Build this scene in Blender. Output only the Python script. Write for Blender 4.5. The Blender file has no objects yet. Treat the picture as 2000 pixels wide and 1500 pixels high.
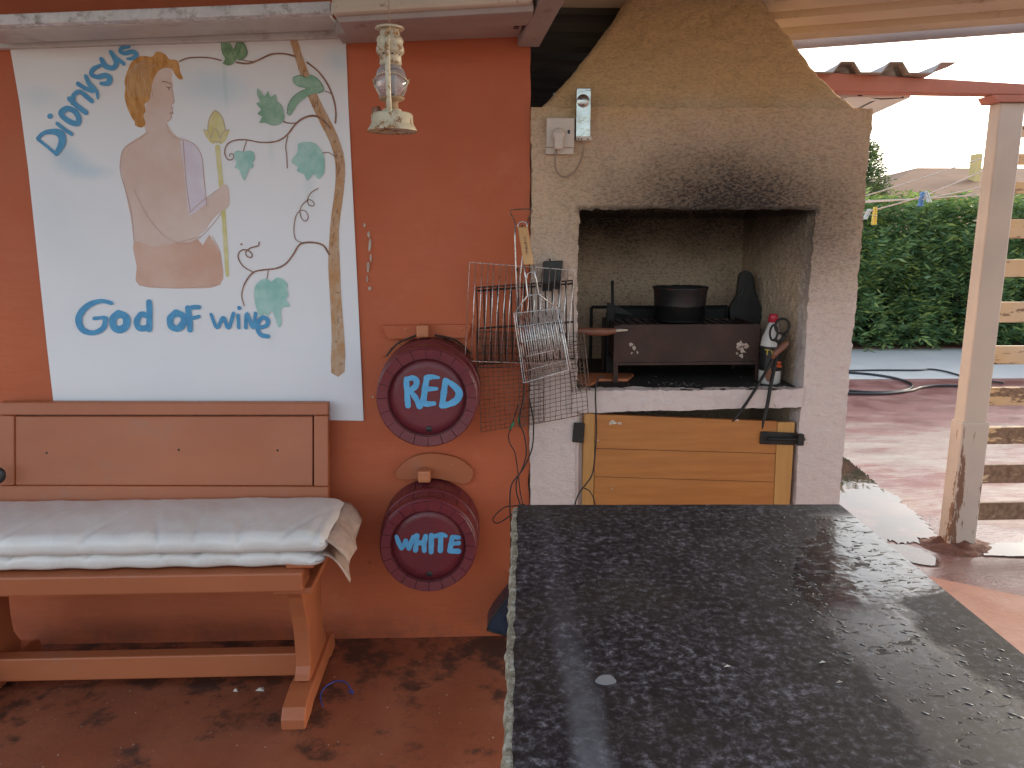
import bpy, bmesh, math, random
import numpy as np
from mathutils import Vector, Matrix, noise
R = math.radians
rnd = random.Random(7)
S = bpy.context.scene
COL = S.collection

# ------------------------------------------------------------------ camera
YAW, PITCH = R(2.2), R(11.0)
CAMP = Vector((0, -2.69, 1.5))
FWD = Vector((math.sin(YAW)*math.cos(PITCH), math.cos(YAW)*math.cos(PITCH), -math.sin(PITCH)))
RGT = Vector((math.cos(YAW), -math.sin(YAW), 0))
UPV = RGT.cross(FWD)
cam = bpy.data.cameras.new('camera'); camo = bpy.data.objects.new('camera', cam); COL.objects.link(camo)
camo.location = CAMP
camo.rotation_euler = Matrix((RGT, UPV, -FWD)).transposed().to_euler()
cam.sensor_width = 36; cam.lens = 27; cam.clip_end = 600; cam.clip_start = .02
S.camera = camo

# ------------------------------------------------------------------ light
SUN_EL, SUN_AZ = R(14), R(62)          # azimuth from +Y towards +X
w = bpy.data.worlds.new('World'); S.world = w; w.use_nodes = True
wt = w.node_tree; wt.nodes.clear()
sky = wt.nodes.new('ShaderNodeTexSky'); sky.sky_type = 'NISHITA'; sky.sun_disc = False
sky.sun_elevation = SUN_EL; sky.sun_rotation = SUN_AZ
sky.dust_density = 3.0; sky.air_density = 1.0; sky.ozone_density = 1.0
hs = wt.nodes.new('ShaderNodeHueSaturation'); hs.inputs['Saturation'].default_value = .55
bg = wt.nodes.new('ShaderNodeBackground'); bg.inputs[1].default_value = .15
wo = wt.nodes.new('ShaderNodeOutputWorld')
wt.links.new(sky.outputs[0], hs.inputs['Color']); wt.links.new(hs.outputs[0], bg.inputs[0]); wt.links.new(bg.outputs[0], wo.inputs[0])
sl = bpy.data.lights.new('sun', 'SUN'); sl.energy = .5; sl.angle = R(14); sl.color = (1, .86, .7)
so = bpy.data.objects.new('sun', sl); COL.objects.link(so); so.location = (6, 6, 8)
sd = Vector((math.sin(SUN_AZ)*math.cos(SUN_EL), math.cos(SUN_AZ)*math.cos(SUN_EL), math.sin(SUN_EL)))
so.rotation_euler = sd.to_track_quat('Z', 'Y').to_euler()
S.view_settings.view_transform = 'Standard'; S.view_settings.look = 'None'
S.view_settings.exposure = 1.82; S.view_settings.gamma = 1; S.view_settings.use_curve_mapping = False
S.cycles.max_bounces = 10; S.cycles.diffuse_bounces = 6

# ------------------------------------------------------------------ measuring helpers (photo pixel -> point on a real plane)
def ray(px, py): return FWD*1500 + RGT*(px-1000) + UPV*(750-py)
def W(px, py, y=0.0):
    d = ray(px, py); return CAMP + d*((y-CAMP.y)/d.y)
def G(px, py, z=0.0):
    d = ray(px, py); return CAMP + d*((z-CAMP.z)/d.z)

# ------------------------------------------------------------------ material helpers
class NT:
    def __init__(s, name):
        s.m = bpy.data.materials.new(name); s.m.use_nodes = True
        s.t = s.m.node_tree; s.b = s.t.nodes['Principled BSDF']; s.out = s.t.nodes['Material Output']
        g = s.n('ShaderNodeNewGeometry'); s.pos = g.outputs['Position']; s.geo = g
    def n(s, k, **kw):
        x = s.t.nodes.new(k)
        for a, v in kw.items(): setattr(x, a, v)
        return x
    def L(s, a, b): s.t.links.new(a, b)
    def put(s, sock, v):
        if hasattr(v, 'is_linked') or isinstance(v, bpy.types.NodeSocket): s.L(v, sock)
        elif isinstance(v, (tuple, list)) and len(v) == 3 and sock.type == 'RGBA': sock.default_value = (*v, 1)
        else: sock.default_value = v
    def mapv(s, sc=(1, 1, 1), rot=(0, 0, 0), vec=None):
        x = s.n('ShaderNodeMapping'); s.L(vec or s.pos, x.inputs[0]); x.inputs['Scale'].default_value = sc; x.inputs['Rotation'].default_value = rot
        return x.outputs[0]
    def noise(s, scale, detail=5, rough=.55, vec=None, dist=0):
        x = s.n('ShaderNodeTexNoise'); s.L(vec or s.pos, x.inputs['Vector'])
        x.inputs['Scale'].default_value = scale; x.inputs['Detail'].default_value = detail; x.inputs['Roughness'].default_value = rough; x.inputs['Distortion'].default_value = dist
        return x.outputs[0]
    def vor(s, scale, vec=None, feature='F1', out=0, rnd_=1.0):
        x = s.n('ShaderNodeTexVoronoi', feature=feature); s.L(vec or s.pos, x.inputs['Vector']); x.inputs['Scale'].default_value = scale
        x.inputs['Randomness'].default_value = rnd_
        return x.outputs[out]
    def math(s, op, a, b=0.0, clamp=False):
        x = s.n('ShaderNodeMath', operation=op, use_clamp=clamp); s.put(x.inputs[0], a); s.put(x.inputs[1], b); return x.outputs[0]
    def rng(s, v, a, b, c=0.0, d=1.0, smooth=True):
        x = s.n('ShaderNodeMapRange'); x.interpolation_type = 'SMOOTHSTEP' if smooth else 'LINEAR'
        s.put(x.inputs[0], v)
        for i, q in enumerate((a, b, c, d)): x.inputs[i+1].default_value = q
        return x.outputs[0]
    def mix(s, f, a, b, blend='MIX'):
        x = s.n('ShaderNodeMix', data_type='RGBA', blend_type=blend); s.put(x.inputs[0], f); s.put(x.inputs[6], a); s.put(x.inputs[7], b); return x.outputs[2]
    def ramp(s, f, stops):
        x = s.n('ShaderNodeValToRGB'); s.L(f, x.inputs[0]); e = x.color_ramp.elements
        while len(e) < len(stops): e.new(.5)
        for i, (p, c) in enumerate(stops): e[i].position = p; e[i].color = (*c, 1)
        return x.outputs[0]
    def xyz(s):
        x = s.n('ShaderNodeSeparateXYZ'); s.L(s.pos, x.inputs[0]); return x.outputs
    def bump(s, h, strength=.3, dist=.01, prev=None):
        x = s.n('ShaderNodeBump'); x.inputs['Strength'].default_value = strength; x.inputs['Distance'].default_value = dist
        s.put(x.inputs['Height'], h)
        if prev: s.L(prev, x.inputs['Normal'])
        return x.outputs[0]
    def fin(s, col=None, rough=None, normal=None, metal=None, **kw):
        if col is not None: s.put(s.b.inputs['Base Color'], col)
        if rough is not None: s.put(s.b.inputs['Roughness'], rough)
        if metal is not None: s.put(s.b.inputs['Metallic'], metal)
        if normal is not None: s.L(normal, s.b.inputs['Normal'])
        for k, v in kw.items(): s.put(s.b.inputs[k], v)
        return s.m
    def ellipse(s, c, r, soft=1.0, ns=0.0, nscale=8):
        X, Y, Z = s.xyz()
        a = s.math('POWER', s.math('ABSOLUTE', s.math('DIVIDE', s.math('SUBTRACT', X, c[0]), r[0])), 2)
        b = s.math('POWER', s.math('ABSOLUTE', s.math('DIVIDE', s.math('SUBTRACT', Z, c[1]), r[1])), 2)
        d = s.math('SQRT', s.math('ADD', a, b))
        if ns: d = s.math('ADD', d, s.math('MULTIPLY', s.math('SUBTRACT', s.noise(nscale), .5), ns))
        return s.rng(d, 1-soft, 1, 1, 0)

def simple(name, c1, c2, scale=6, rough=.6, bump=.15, bscale=60, metal=0, stretch=(1, 1, 1), dirt=None, dirt_amt=.5, dscale=9, bdist=.004, **kw):
    t = NT(name)
    v = t.mapv(stretch)
    c = t.mix(t.rng(t.noise(scale, 6, .6, v), .3, .7), c1, c2)
    if dirt: c = t.mix(t.rng(t.noise(dscale, 8, .7), .62-.25*dirt_amt, .72), c, dirt)
    bm_ = t.bump(t.noise(bscale, 4, .6, v), bump, bdist)
    r = t.rng(t.noise(scale*1.7, 5), .2, .8, max(rough-.1, .02), min(rough+.12, 1), False)
    return t.fin(c, r, bm_, metal, **kw)

M = {}
M['black_metal'] = simple('sooty_iron', (.012, .012, .012), (.03, .027, .025), 20, .6, .4, 120, .3)
M['black_plastic'] = simple('black_plastic', (.012, .012, .014), (.022, .022, .024), 20, .45, .05, 90)
M['cable'] = simple('black_cable', (.012, .012, .013), (.02, .02, .02), 20, .5, .05)
M['chrome'] = simple('wire_steel', (.55, .55, .55), (.75, .74, .73), 40, .3, .1, 200, .9, dirt=(.16, .08, .04), dirt_amt=.5, dscale=60)
M['rust_wire'] = simple('rusty_wire', (.09, .05, .035), (.26, .19, .15), 50, .6, .4, 200, .5, dirt=(.04, .025, .02), dirt_amt=.6, dscale=30)
M['black_wire'] = simple('charred_wire', (.02, .016, .014), (.06, .045, .038), 40, .55, .3, 200, .4)
M['letter_blue'] = simple('blue_lettering', (.055, .26, .50), (.08, .33, .58), 30, .5, .1, 60)
M['letter_sky'] = simple('sky_blue_lettering', (.085, .34, .62), (.12, .42, .70), 30, .45, .15, 80)
M['vine_brown'] = simple('painted_branch', (.21, .10, .065), (.34, .19, .13), 60, .8, .02)
M['trunk_paint'] = simple('painted_trunk', (.46, .24, .10), (.52, .38, .27), 30, .8, .05, stretch=(1.6, 1, .7), dirt=(.16, .075, .03), dirt_amt=.25, dscale=70)
M['outline'] = simple('painted_outline', (.50, .31, .27), (.57, .42, .37), 60, .8, .02)
M['outline_grey'] = simple('faint_outline', (.42, .34, .36), (.48, .38, .40), 60, .8, .02)
M['outline_green'] = simple('leaf_outline', (.07, .15, .09), (.12, .22, .13), 60, .8, .02)
M['skin_paint'] = simple('painted_skin', (.63, .46, .39), (.69, .56, .51), 5, .8, .03)
M['cloth_paint'] = simple('painted_terracotta_cloth', (.60, .36, .27), (.67, .48, .40), 6, .8, .03)
M['lilac_paint'] = simple('painted_lilac_drape', (.66, .58, .68), (.70, .68, .74), 14, .8, .03)
M['white_paint_patch'] = simple('painted_white_cloth', (.72, .72, .78), (.76, .76, .8), 14, .8, .03)
M['hair_paint'] = simple('painted_ginger_hair', (.44, .19, .045), (.62, .34, .12), 36, .8, .05, stretch=(1.5, 1, .5))
M['yellow_paint'] = simple('painted_yellow', (.62, .56, .22), (.70, .66, .40), 22, .8, .03)
M['leaf_aqua'] = simple('painted_aqua_leaf', (.27, .54, .48), (.42, .64, .60), 26, .8, .03)
M['leaf_dark'] = simple('painted_dark_leaf', (.13, .24, .12), (.25, .38, .22), 45, .8, .03)
M['leaf_mid'] = simple('painted_mid_leaf', (.20, .38, .26), (.34, .50, .40), 30, .8, .03)
M['white_board'] = simple('white_pvc', (.62, .60, .57), (.52, .49, .46), 5, .45, .05, 30, dirt=(.35, .29, .24), dirt_amt=.35, dscale=7)
M['mauve_board'] = simple('dusty_soffit', (.40, .34, .32), (.33, .28, .27), 4, .55, .05, 30, dirt=(.22, .14, .11), dirt_amt=.2, dscale=14)
M['alu'] = simple('scuffed_white_rail', (.74, .76, .78), (.62, .64, .67), 16, .25, .1, 60, .0, dirt=(.28, .26, .24), dirt_amt=.5, dscale=26)
M['casing'] = simple('cream_plastic', (.60, .53, .43), (.54, .47, .38), 4, .45, .04, 30, dirt=(.3, .2, .15), dirt_amt=.1, dscale=40)
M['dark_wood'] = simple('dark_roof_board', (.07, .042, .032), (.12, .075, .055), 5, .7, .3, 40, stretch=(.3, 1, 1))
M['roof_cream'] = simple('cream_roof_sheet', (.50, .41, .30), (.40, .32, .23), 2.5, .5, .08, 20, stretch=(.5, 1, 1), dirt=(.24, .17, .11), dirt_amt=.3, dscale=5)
M['dark_sheet'] = simple('sooty_shaded_sheet', (.035, .03, .028), (.07, .055, .045), 3, .6, .1, 20, stretch=(.4, 1, 1))  # dark colour holds soot plus the shade under the roof
M['orange_wood'] = simple('orange_painted_wood', (.42, .130, .052), (.36, .108, .043), 3, .45, .12, 50, stretch=(.4, 1, 1), dirt=(.35, .14, .08), dirt_amt=.25, dscale=6)
M['orange_beam'] = simple('terracotta_painted_beam', (.44, .15, .09), (.36, .12, .08), 3, .5, .1, 50, dirt=(.5, .25, .18), dirt_amt=.1)
M['peg_orange'] = simple('orange_painted_peg', (.52, .19, .085), (.46, .16, .07), 20, .5, .1)
M['light_wood'] = simple('varnished_handle', (.50, .28, .11), (.62, .38, .17), 30, .4, .08, 90, stretch=(1, 1, .15))
M['dark_handle'] = simple('dark_wood_handle', (.14, .055, .035), (.22, .09, .05), 30, .4, .08, 90)
M['ink'] = simple('burnt_lettering', (.06, .03, .015), (.09, .045, .02), 30, .7, .05)
M['green'] = simple('green_clip', (.02, .28, .13), (.03, .34, .17), 30, .4, .05)
M['blue_string'] = simple('blue_string', (.02, .06, .3), (.04, .1, .4), 60, .7, .2)
M['socket'] = simple('aged_white_plastic', (.62, .53, .45), (.55, .47, .40), 8, .4, .04, dirt=(.30, .22, .18), dirt_amt=.25, dscale=24)
M['mirror_metal'] = simple('polished_steel_box', (.5, .53, .52), (.35, .37, .36), 22, .2, .4, 14, 1.0, bdist=.01)
M['white_cord'] = simple('dusty_white_cord', (.30, .22, .16), (.26, .19, .13), 20, .5, .05)
M['pot'] = simple('sooty_pot', (.022, .024, .028), (.045, .04, .038), 10, .42, .1, 40, .35, dirt=(.11, .035, .025), dirt_amt=.35, dscale=7)
M['grill'] = simple('rusty_brown_sheet', (.036, .017, .013), (.060, .027, .019), 10, .5, .2, 60, .25, dirt=(.022, .016, .015), dirt_amt=.5, dscale=8)
M['flake'] = simple('flaking_white_patch', (.50, .42, .36), (.36, .26, .2), 60, .8, .3)
M['bellows'] = simple('black_leather', (.012, .012, .013), (.02, .02, .02), 20, .4, .25, 60)
M['bottle_white'] = simple('white_bottle', (.66, .64, .60), (.60, .57, .53), 6, .4, .02)
M['red'] = simple('red_cap', (.42, .02, .04), (.5, .03, .06), 20, .4, .05)
M['label_black'] = simple('black_label', (.012, .012, .012), (.018, .016, .015), 20, .4, .02)
M['label_red'] = simple('red_label', (.55, .08, .03), (.62, .14, .03), 40, .4, .02)
M['yellow'] = simple('yellow_plastic', (.72, .52, .05), (.78, .58, .1), 20, .4, .05)
M['blue_peg'] = simple('blue_peg', (.08, .2, .45), (.12, .28, .55), 20, .4, .05)
M['pale_peg'] = simple('pale_peg', (.55, .62, .62), (.62, .68, .66), 20, .4, .05)
M['terracotta'] = simple('orange_board', (.56, .19, .08), (.48, .16, .07), 10, .5, .1, dirt=(.2, .07, .03), dirt_amt=.3, dscale=20)
M['house_wall'] = simple('pink_render', (.55, .38, .30), (.60, .44, .36), 1, .8, .1)
M['roof_tile'] = simple('salmon_roof', (.27, .15, .085), (.23, .125, .07), 1.5, .8, .2, 12, dirt=(.25, .13, .09), dirt_amt=.2)
M['yellow_wall'] = simple('yellow_chimney', (.70, .55, .25), (.62, .5, .22), 3, .7, .1)
M['bark'] = simple('bark', (.06, .045, .035), (.1, .07, .05), 10, .9, .5, 40)
M['clothes_line'] = simple('clothes_line', (.62, .50, .42), (.68, .58, .5), 10, .5, .05)
M['hose'] = simple('black_hose', (.016, .017, .022), (.026, .028, .034), 10, .35, .05)
M['string'] = simple('rusty_hook_wire', (.36, .24, .13), (.28, .17, .09), 20, .7, .2)
M['soil'] = simple('damp_soil', (.11, .045, .032), (.17, .075, .055), 26, .9, .8, 60, dirt=(.06, .07, .02), dirt_amt=.3, dscale=20, bdist=.02)
M['crumb'] = simple('pale_crumb', (.6, .55, .45), (.4, .33, .27), 80, .8, .2)
M['cushion_blue'] = simple('dark_blue_vinyl', (.012, .022, .04), (.02, .035, .06), 10, .3, .1, 40)
M['ash'] = simple('ash_and_charcoal', (.02, .018, .017), (.2, .18, .16), 60, .9, .4)

def m_wall():
    t = NT('orange_wall_paint')
    c = t.mix(t.rng(t.noise(1.3, 5), .3, .7), (.50, .130, .055), (.43, .105, .044))
    c = t.mix(t.rng(t.noise(5, 8, .7), .5, .8, 0, .5), c, (.54, .18, .09))
    X, Y, Z = t.xyz()
    # worn grime along the foot of the wall
    f = t.math('MULTIPLY', t.rng(Z, .0, .16, 1, 0), t.rng(t.noise(7, 7, .7), .35, .65))
    c = t.mix(t.math('MULTIPLY', f, .55), c, (.19, .07, .045))
    nrm = t.bump(t.noise(14, 3, .5, t.mapv((.5, 1, 2.2))), .35, .008)
    nrm = t.bump(t.noise(150, 3), .12, .003, nrm)
    return t.fin(c, t.rng(t.noise(6, 5), .3, .7, .50, .68), nrm, **{'Specular IOR Level': .3})
M['wall'] = m_wall()
def m_stucco(soot_in=1.0):
    t = NT('rough_cement_render')
    X, Y, Z = t.xyz()
    up = t.rng(Z, 1.0, 2.0)
    n = t.noise(3, 6, .6)
    z2 = t.math('ADD', Z, t.math('MULTIPLY', t.math('SUBTRACT', n, .5), .35))
    c = t.mix(t.rng(z2, 1.05, 1.60), (.68, .58, .54), (.64, .48, .335))
    c = t.mix(t.rng(z2, 1.80, 2.02), c, (.60, .39, .185))
    # grain: relief shade and held smoke painted dark into the pits
    pit = t.noise(105, 5, .72, t.mapv((.75, 1, 1.5)))
    c = t.mix(t.math('MULTIPLY', t.rng(pit, .56, .34), t.rng(Z, .95, 1.4, .06, .36)), c, (.20, .125, .075))
    c = t.mix(t.math('MULTIPLY', t.rng(Y, .05, .1), soot_in), c, (.68, .50, .345))  # inside colour lifted to stand in for the little light there
    c = t.mix(t.math('MULTIPLY', t.math('MULTIPLY', t.rng(pit, .52, .38), t.rng(Y, .05, .1)), .55*soot_in), c, (.16, .10, .07))  # pits inside painted darker the same way
    # soot fan above the mouth
    s1 = t.math('POWER', t.ellipse((.86, 1.60), (.66, .42), 1.0, .35, 5), .62)
    s1 = t.math('MULTIPLY', s1, t.rng(t.math('ADD', Z, t.math('MULTIPLY', t.noise(5, 5), .1)), 1.66, 2.0, 1.15, .35))
    s1 = t.math('MULTIPLY', s1, t.rng(pit, .30, .62, 1.15, .78))
    front = t.rng(Y, .03, .06, 1, 0)
    s1 = t.math('MULTIPLY', s1, front)
    c = t.mix(t.math('MULTIPLY', s1, .93, True), c, (.028, .022, .02))
    # smoke-blackened inside, densest at the throat
    zin = t.math('ADD', Z, t.math('MULTIPLY', t.math('SUBTRACT', t.noise(4, 5), .5), .25))
    s2 = t.math('MULTIPLY', t.rng(zin, 1.28, 1.60, .0, 1.0), t.math('MULTIPLY', t.rng(Y, .03, .06), soot_in))
    c = t.mix(t.math('MULTIPLY', s2, t.rng(pit, .3, .6, 1.1, .85), True), c, (.02, .016, .014))
    # charred lip
    lip = t.math('MULTIPLY', t.rng(t.math('ABSOLUTE', t.math('SUBTRACT', Z, 1.583)), .004, .022, 1, 0), t.rng(t.noise(20, 4), .3, .5))
    lip = t.math('MULTIPLY', lip, t.math('MULTIPLY', t.rng(X, .31, .34), t.rng(X, 1.15, 1.18, 1, 0)))
    c = t.mix(t.math('MULTIPLY', lip, .7), c, (.016, .013, .012))
    nrm = t.bump(pit, .7, .009)
    nrm = t.bump(t.noise(48, 4, .65, t.mapv((.7, 1, 1.6))), .45, .012, nrm)
    return t.fin(c, .9, nrm)
M['stucco'] = m_stucco(); M['stucco_hood'] = m_stucco(0.0)
M['white_render'] = (lambda t: t.fin(t.mix(t.rng(t.noise(26, 7, .7), .60, .74), t.mix(t.rng(t.noise(5), .3, .7), (.60, .52, .49), (.55, .465, .435)), (.2, .16, .14)), .85, t.bump(t.noise(60, 5, .6), .5, .006)))(NT('whitewashed_render'))
def m_shelf():
    t = NT('sooty_shelf')
    c = t.ramp(t.noise(14, 8, .75), [(.35, (.012, .011, .011)), (.6, (.035, .03, .027)), (.8, (.12, .11, .10))])
    return t.fin(c, .7, t.bump(t.noise(90, 4), .5, .005))
M['shelf'] = m_shelf()
def m_floor():
    t = NT('worn_red_terrace')
    c = t.mix(t.rng(t.noise(2.2, 7, .65), .35, .65), (.24, .072, .036), (.30, .10, .05))
    c = t.mix(t.rng(t.noise(26, 6, .7), .55, .7, 0, .45), c, (.13, .05, .033))
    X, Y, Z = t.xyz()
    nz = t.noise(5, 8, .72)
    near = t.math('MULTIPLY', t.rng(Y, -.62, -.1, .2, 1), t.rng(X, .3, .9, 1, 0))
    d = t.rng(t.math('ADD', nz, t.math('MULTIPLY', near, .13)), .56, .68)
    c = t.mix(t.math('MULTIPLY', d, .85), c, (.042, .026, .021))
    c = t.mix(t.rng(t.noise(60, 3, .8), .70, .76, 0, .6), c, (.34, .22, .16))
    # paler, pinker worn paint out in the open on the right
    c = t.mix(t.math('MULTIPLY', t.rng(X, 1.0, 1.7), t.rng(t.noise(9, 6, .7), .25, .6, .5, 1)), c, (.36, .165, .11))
    r = t.rng(t.noise(4, 6), .35, .65, .32, .62)
    return t.fin(c, r, t.bump(t.noise(40, 6, .7), .45, .006))
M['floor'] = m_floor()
def m_court():
    t = NT('worn_painted_yard')
    v = t.mapv((.55, 1.9, 1), (0, 0, R(28)))
    n1 = t.noise(2.2, 8, .72, v); n2 = t.noise(26, 6, .7, t.mapv((.35, 2.6, 1), (0, 0, R(28))))
    f = t.math('ADD', t.math('MULTIPLY', n1, .72), t.math('MULTIPLY', n2, .28))
    X, Y, Z = t.xyz()
    f = t.math('ADD', f, t.rng(Y, 2.7, 3.9, 0.0, -.10))
    f = t.math('ADD', f, t.math('MULTIPLY', t.rng(Y, 1.8, 2.3), t.rng(Y, 2.8, 3.4, .05, 0)))
    c = t.ramp(f, [(.36, (.19, .060, .058)), (.47, (.25, .105, .095)), (.53, (.33, .235, .205)), (.66, (.44, .385, .34))])
    c = t.mix(t.rng(t.noise(13, 7, .7), .60, .72, 0, .55), c, (.16, .085, .08))
    damp = t.math('MULTIPLY', t.rng(t.math('ADD', Y, t.math('MULTIPLY', t.noise(3, 6, .7), .9)), 1.75, 1.45), t.rng(X, 1.2, 1.5))
    c = t.mix(t.math('MULTIPLY', damp, .62), c, (.12, .055, .05))
    r = t.math('SUBTRACT', t.rng(t.noise(3, 6), .38, .62, .30, .6), t.math('MULTIPLY', damp, .2))
    return t.fin(c, r, t.bump(t.noise(60, 5), .4, .006))
M['court'] = m_court()
M['pavement'] = simple('pale_concrete', (.56, .56, .55), (.48, .49, .50), 1.2, .6, .2, 20)
M['ground'] = simple('pale_gravel', (.42, .37, .31), (.50, .45, .39), .7, .9, .5, 8)
def m_water():
    t = NT('puddle_water')
    n = t.bump(t.noise(6, 2), .05, .01)
    return t.fin(t.mix(t.rng(t.noise(5, 5), .4, .65), (.05, .035, .032), (.11, .06, .05)), .03, n, IOR=1.42)
M['water'] = m_water()
def m_granite():
    t = NT('black_granite')
    X, Y, Z = t.xyz()
    v = t.mapv((1, 1, 1))
    n1 = t.noise(78, 5, .75, v, .3); n2 = t.noise(14, 4, .6, v)
    sp = t.math('ADD', n1, t.math('MULTIPLY', t.math('SUBTRACT', n2, .5), .16))
    c = t.ramp(sp, [(.36, (.008, .007, .009)), (.49, (.017, .015, .018)), (.58, (.045, .044, .053)), (.70, (.13, .13, .16))])
    c = t.mix(t.rng(t.noise(3.2, 4), .45, .65, 0, .4), c, (.028, .021, .018))
    # limescale drip band and ring stain
    b = t.math('MULTIPLY', t.rng(t.math('ABSOLUTE', t.math('ADD', X, t.math('MULTIPLY', t.math('SUBTRACT', t.noise(9, 4), .5), .03))), .0, 1, 0, 1), 1)
    bx = t.math('SUBTRACT', X, .125)
    bx = t.math('ADD', bx, t.math('MULTIPLY', t.math('SUBTRACT', t.noise(6, 5), .5), .03))
    band = t.math('MULTIPLY', t.rng(t.math('ABSOLUTE', bx), .008, .032, 1, 0), t.rng(Y, -2.0, -1.45, 1, .15))
    band = t.math('MULTIPLY', band, t.rng(t.noise(40, 5, .7), .3, .6, .55, 1))
    c = t.mix(t.math('MULTIPLY', band, .45), c, (.15, .16, .19))
    # wet film towards the open side: a connected sheet broken into rivulets
    wob = t.math('MULTIPLY', t.math('SUBTRACT', t.noise(7, 6, .65), .5), .16)
    xl = t.math('ADD', .515, t.math('MULTIPLY', t.math('MAXIMUM', t.math('ADD', Y, 1.5), 0.0), .55))
    dl = t.math('ADD', t.math('SUBTRACT', X, xl), wob)
    xr = t.rng(Y, -1.54, -1.46, .685, .86)
    dr = t.math('ADD', t.math('SUBTRACT', xr, X), wob)
    wet = t.math('MULTIPLY', t.rng(dl, -.012, .022), t.rng(dr, -.012, .022))
    wet = t.math('MULTIPLY', wet, t.rng(Y, -1.10, -1.16))
    rot = t.mapv((.7, 1.7, 1), (0, 0, R(-32)))
    beads = t.noise(46, 4, .62, rot, .6)
    holes = t.rng(beads, .37, .42)
    lower = t.rng(Y, -1.85, -1.45, .35, 1)
    film = t.math('MULTIPLY', t.math('MULTIPLY', wet, holes), lower)
    rough = t.math('SUBTRACT', t.rng(t.noise(5, 6, .6), .3, .7, .44, .56), t.math('MULTIPLY', film, .40))
    h = t.math('MULTIPLY', film, 1)
    nrm = t.bump(t.noise(70, 3), .06, .002)
    nrm = t.bump(h, .3, .0016, nrm)
    nrm = t.bump(t.math('MULTIPLY', t.noise(22, 2), film), .18, .004, nrm)
    c = t.mix(t.math('MULTIPLY', film, .35), c, (.012, .012, .014))
    return t.fin(c, rough, nrm, IOR=1.5, **{'Specular IOR Level': t.math('ADD', .09, t.math('MULTIPLY', film, .62))})
M['granite'] = m_granite()
M['granite_raw'] = (lambda t: t.fin(t.ramp(t.noise(60, 7, .75), [(.3, (.06, .05, .035)), (.48, (.30, .25, .17)), (.62, (.50, .46, .37))]), .9, t.bump(t.noise(90, 5), 1, .01)))(NT('raw_stone_edge'))
def m_barrel(name, a, b, dark):
    t = NT(name)
    c = t.mix(t.rng(t.noise(7, 5), .3, .7), a, b)
    c = t.mix(t.rng(t.noise(40, 7, .75), .58, .74, 0, .55), c, dark)
    return t.fin(c, t.rng(t.noise(8), .3, .7, .3, .46), t.bump(t.noise(60, 5, .6), .35, .004))
M['barrel'] = m_barrel('burgundy_barrel_paint', (.155, .024, .032), (.125, .020, .028), (.06, .012, .014))
M['joint'] = m_barrel('dark_stave_joint', (.05,.008,.01),(.035,.006,.008),(.015,.005,.005))
M['barrel_hoop'] = m_barrel('burgundy_hoop_paint', (.16, .022, .028), (.12, .02, .024), (.045, .022, .02))
def m_pine(name, a, b, rot=0):
    t = NT(name)
    v = t.mapv((1.2, 1, 14), (0, rot, 0))
    c = t.mix(t.rng(t.noise(3, 6, .6, v), .3, .7), a, b)
    c = t.mix(t.rng(t.noise(1.6, 5, .6, v), .5, .8, 0, .5), c, (.33, .12, .025))
    return t.fin(c, t.rng(t.noise(8), .3, .7, .28, .42), t.bump(t.noise(8, 5, .6, v), .15, .003))
M['pine'] = m_pine('varnished_pine', (.44, .185, .050), (.37, .140, .036))
M['pine_light'] = (lambda t: t.fin(t.mix(t.rng(t.noise(4, 6, .6, t.mapv((14, 1, 1))), .3, .7), (.50, .27, .085), (.44, .22, .065)), .4, t.bump(t.noise(9, 4, .6, t.mapv((14, 1, 1))), .12, .003)))(NT('varnished_pine_stile'))
def m_vinyl():
    t = NT('off_white_vinyl')
    c = t.mix(t.rng(t.noise(5, 6), .3, .7), (.70, .68, .65), (.63, .61, .58))
    c = t.mix(t.rng(t.noise(18, 7, .7), .62, .8, 0, .5), c, (.40, .32, .26))
    nrm = t.bump(t.noise(9, 4, .55, t.mapv((2.6, .7, 1)), 1.0), .35, .012)
    nrm = t.bump(t.noise(220, 2), .08, .002, nrm)
    return t.fin(c, .27, nrm)
M['vinyl'] = m_vinyl()
M['hem'] = simple('frayed_hem', (.46, .34, .27), (.36, .25, .2), 30, .6, .4, 60)
def m_post():
    t = NT('cream_painted_post')
    X, Y, Z = t.xyz()
    c = t.mix(t.rng(t.noise(4, 6), .3, .7), (.54, .46, .39), (.48, .41, .36))
    peel = t.noise(9, 8, .7, t.mapv((4.5, 2, .8)))
    low = t.rng(Z, .1, 1.0, .13, .0)
    crack = t.math('ADD', X, t.math('MULTIPLY', t.math('SUBTRACT', t.noise(6, 5), .5), .05))
    edge = t.rng(t.math('ABSOLUTE', t.math('SUBTRACT', crack, 2.285)), .004, .022, .16, 0)
    edge = t.math('MULTIPLY', edge, t.rng(Z, .60, .66, 1, 0))
    f = t.rng(t.math('ADD', t.math('ADD', peel, low), edge), .70, .73)
    c = t.mix(f, c, (.19, .10, .06))
    return t.fin(c, .55, t.bump(f, -.5, .004))
M['post'] = m_post()
def m_slat():
    t = NT('peeling_yellow_slat')
    v = t.mapv((2.2, 1, 8))
    X, Y, Z = t.xyz()
    f = t.rng(t.math('ADD', t.noise(3, 8, .7, v), t.rng(Z, .1, 1.2, .12, -.1)), .48, .53)
    c = t.mix(t.rng(t.noise(3), .3, .7), (.62, .42, .22), (.66, .50, .34))
    c = t.mix(f, c, t.mix(t.rng(t.noise(40), .3, .7), (.16, .09, .05), (.30, .19, .12)))
    return t.fin(c, .6, t.bump(t.math('ADD', f, t.noise(60)), -.4, .004))
M['slat'] = m_slat()
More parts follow.
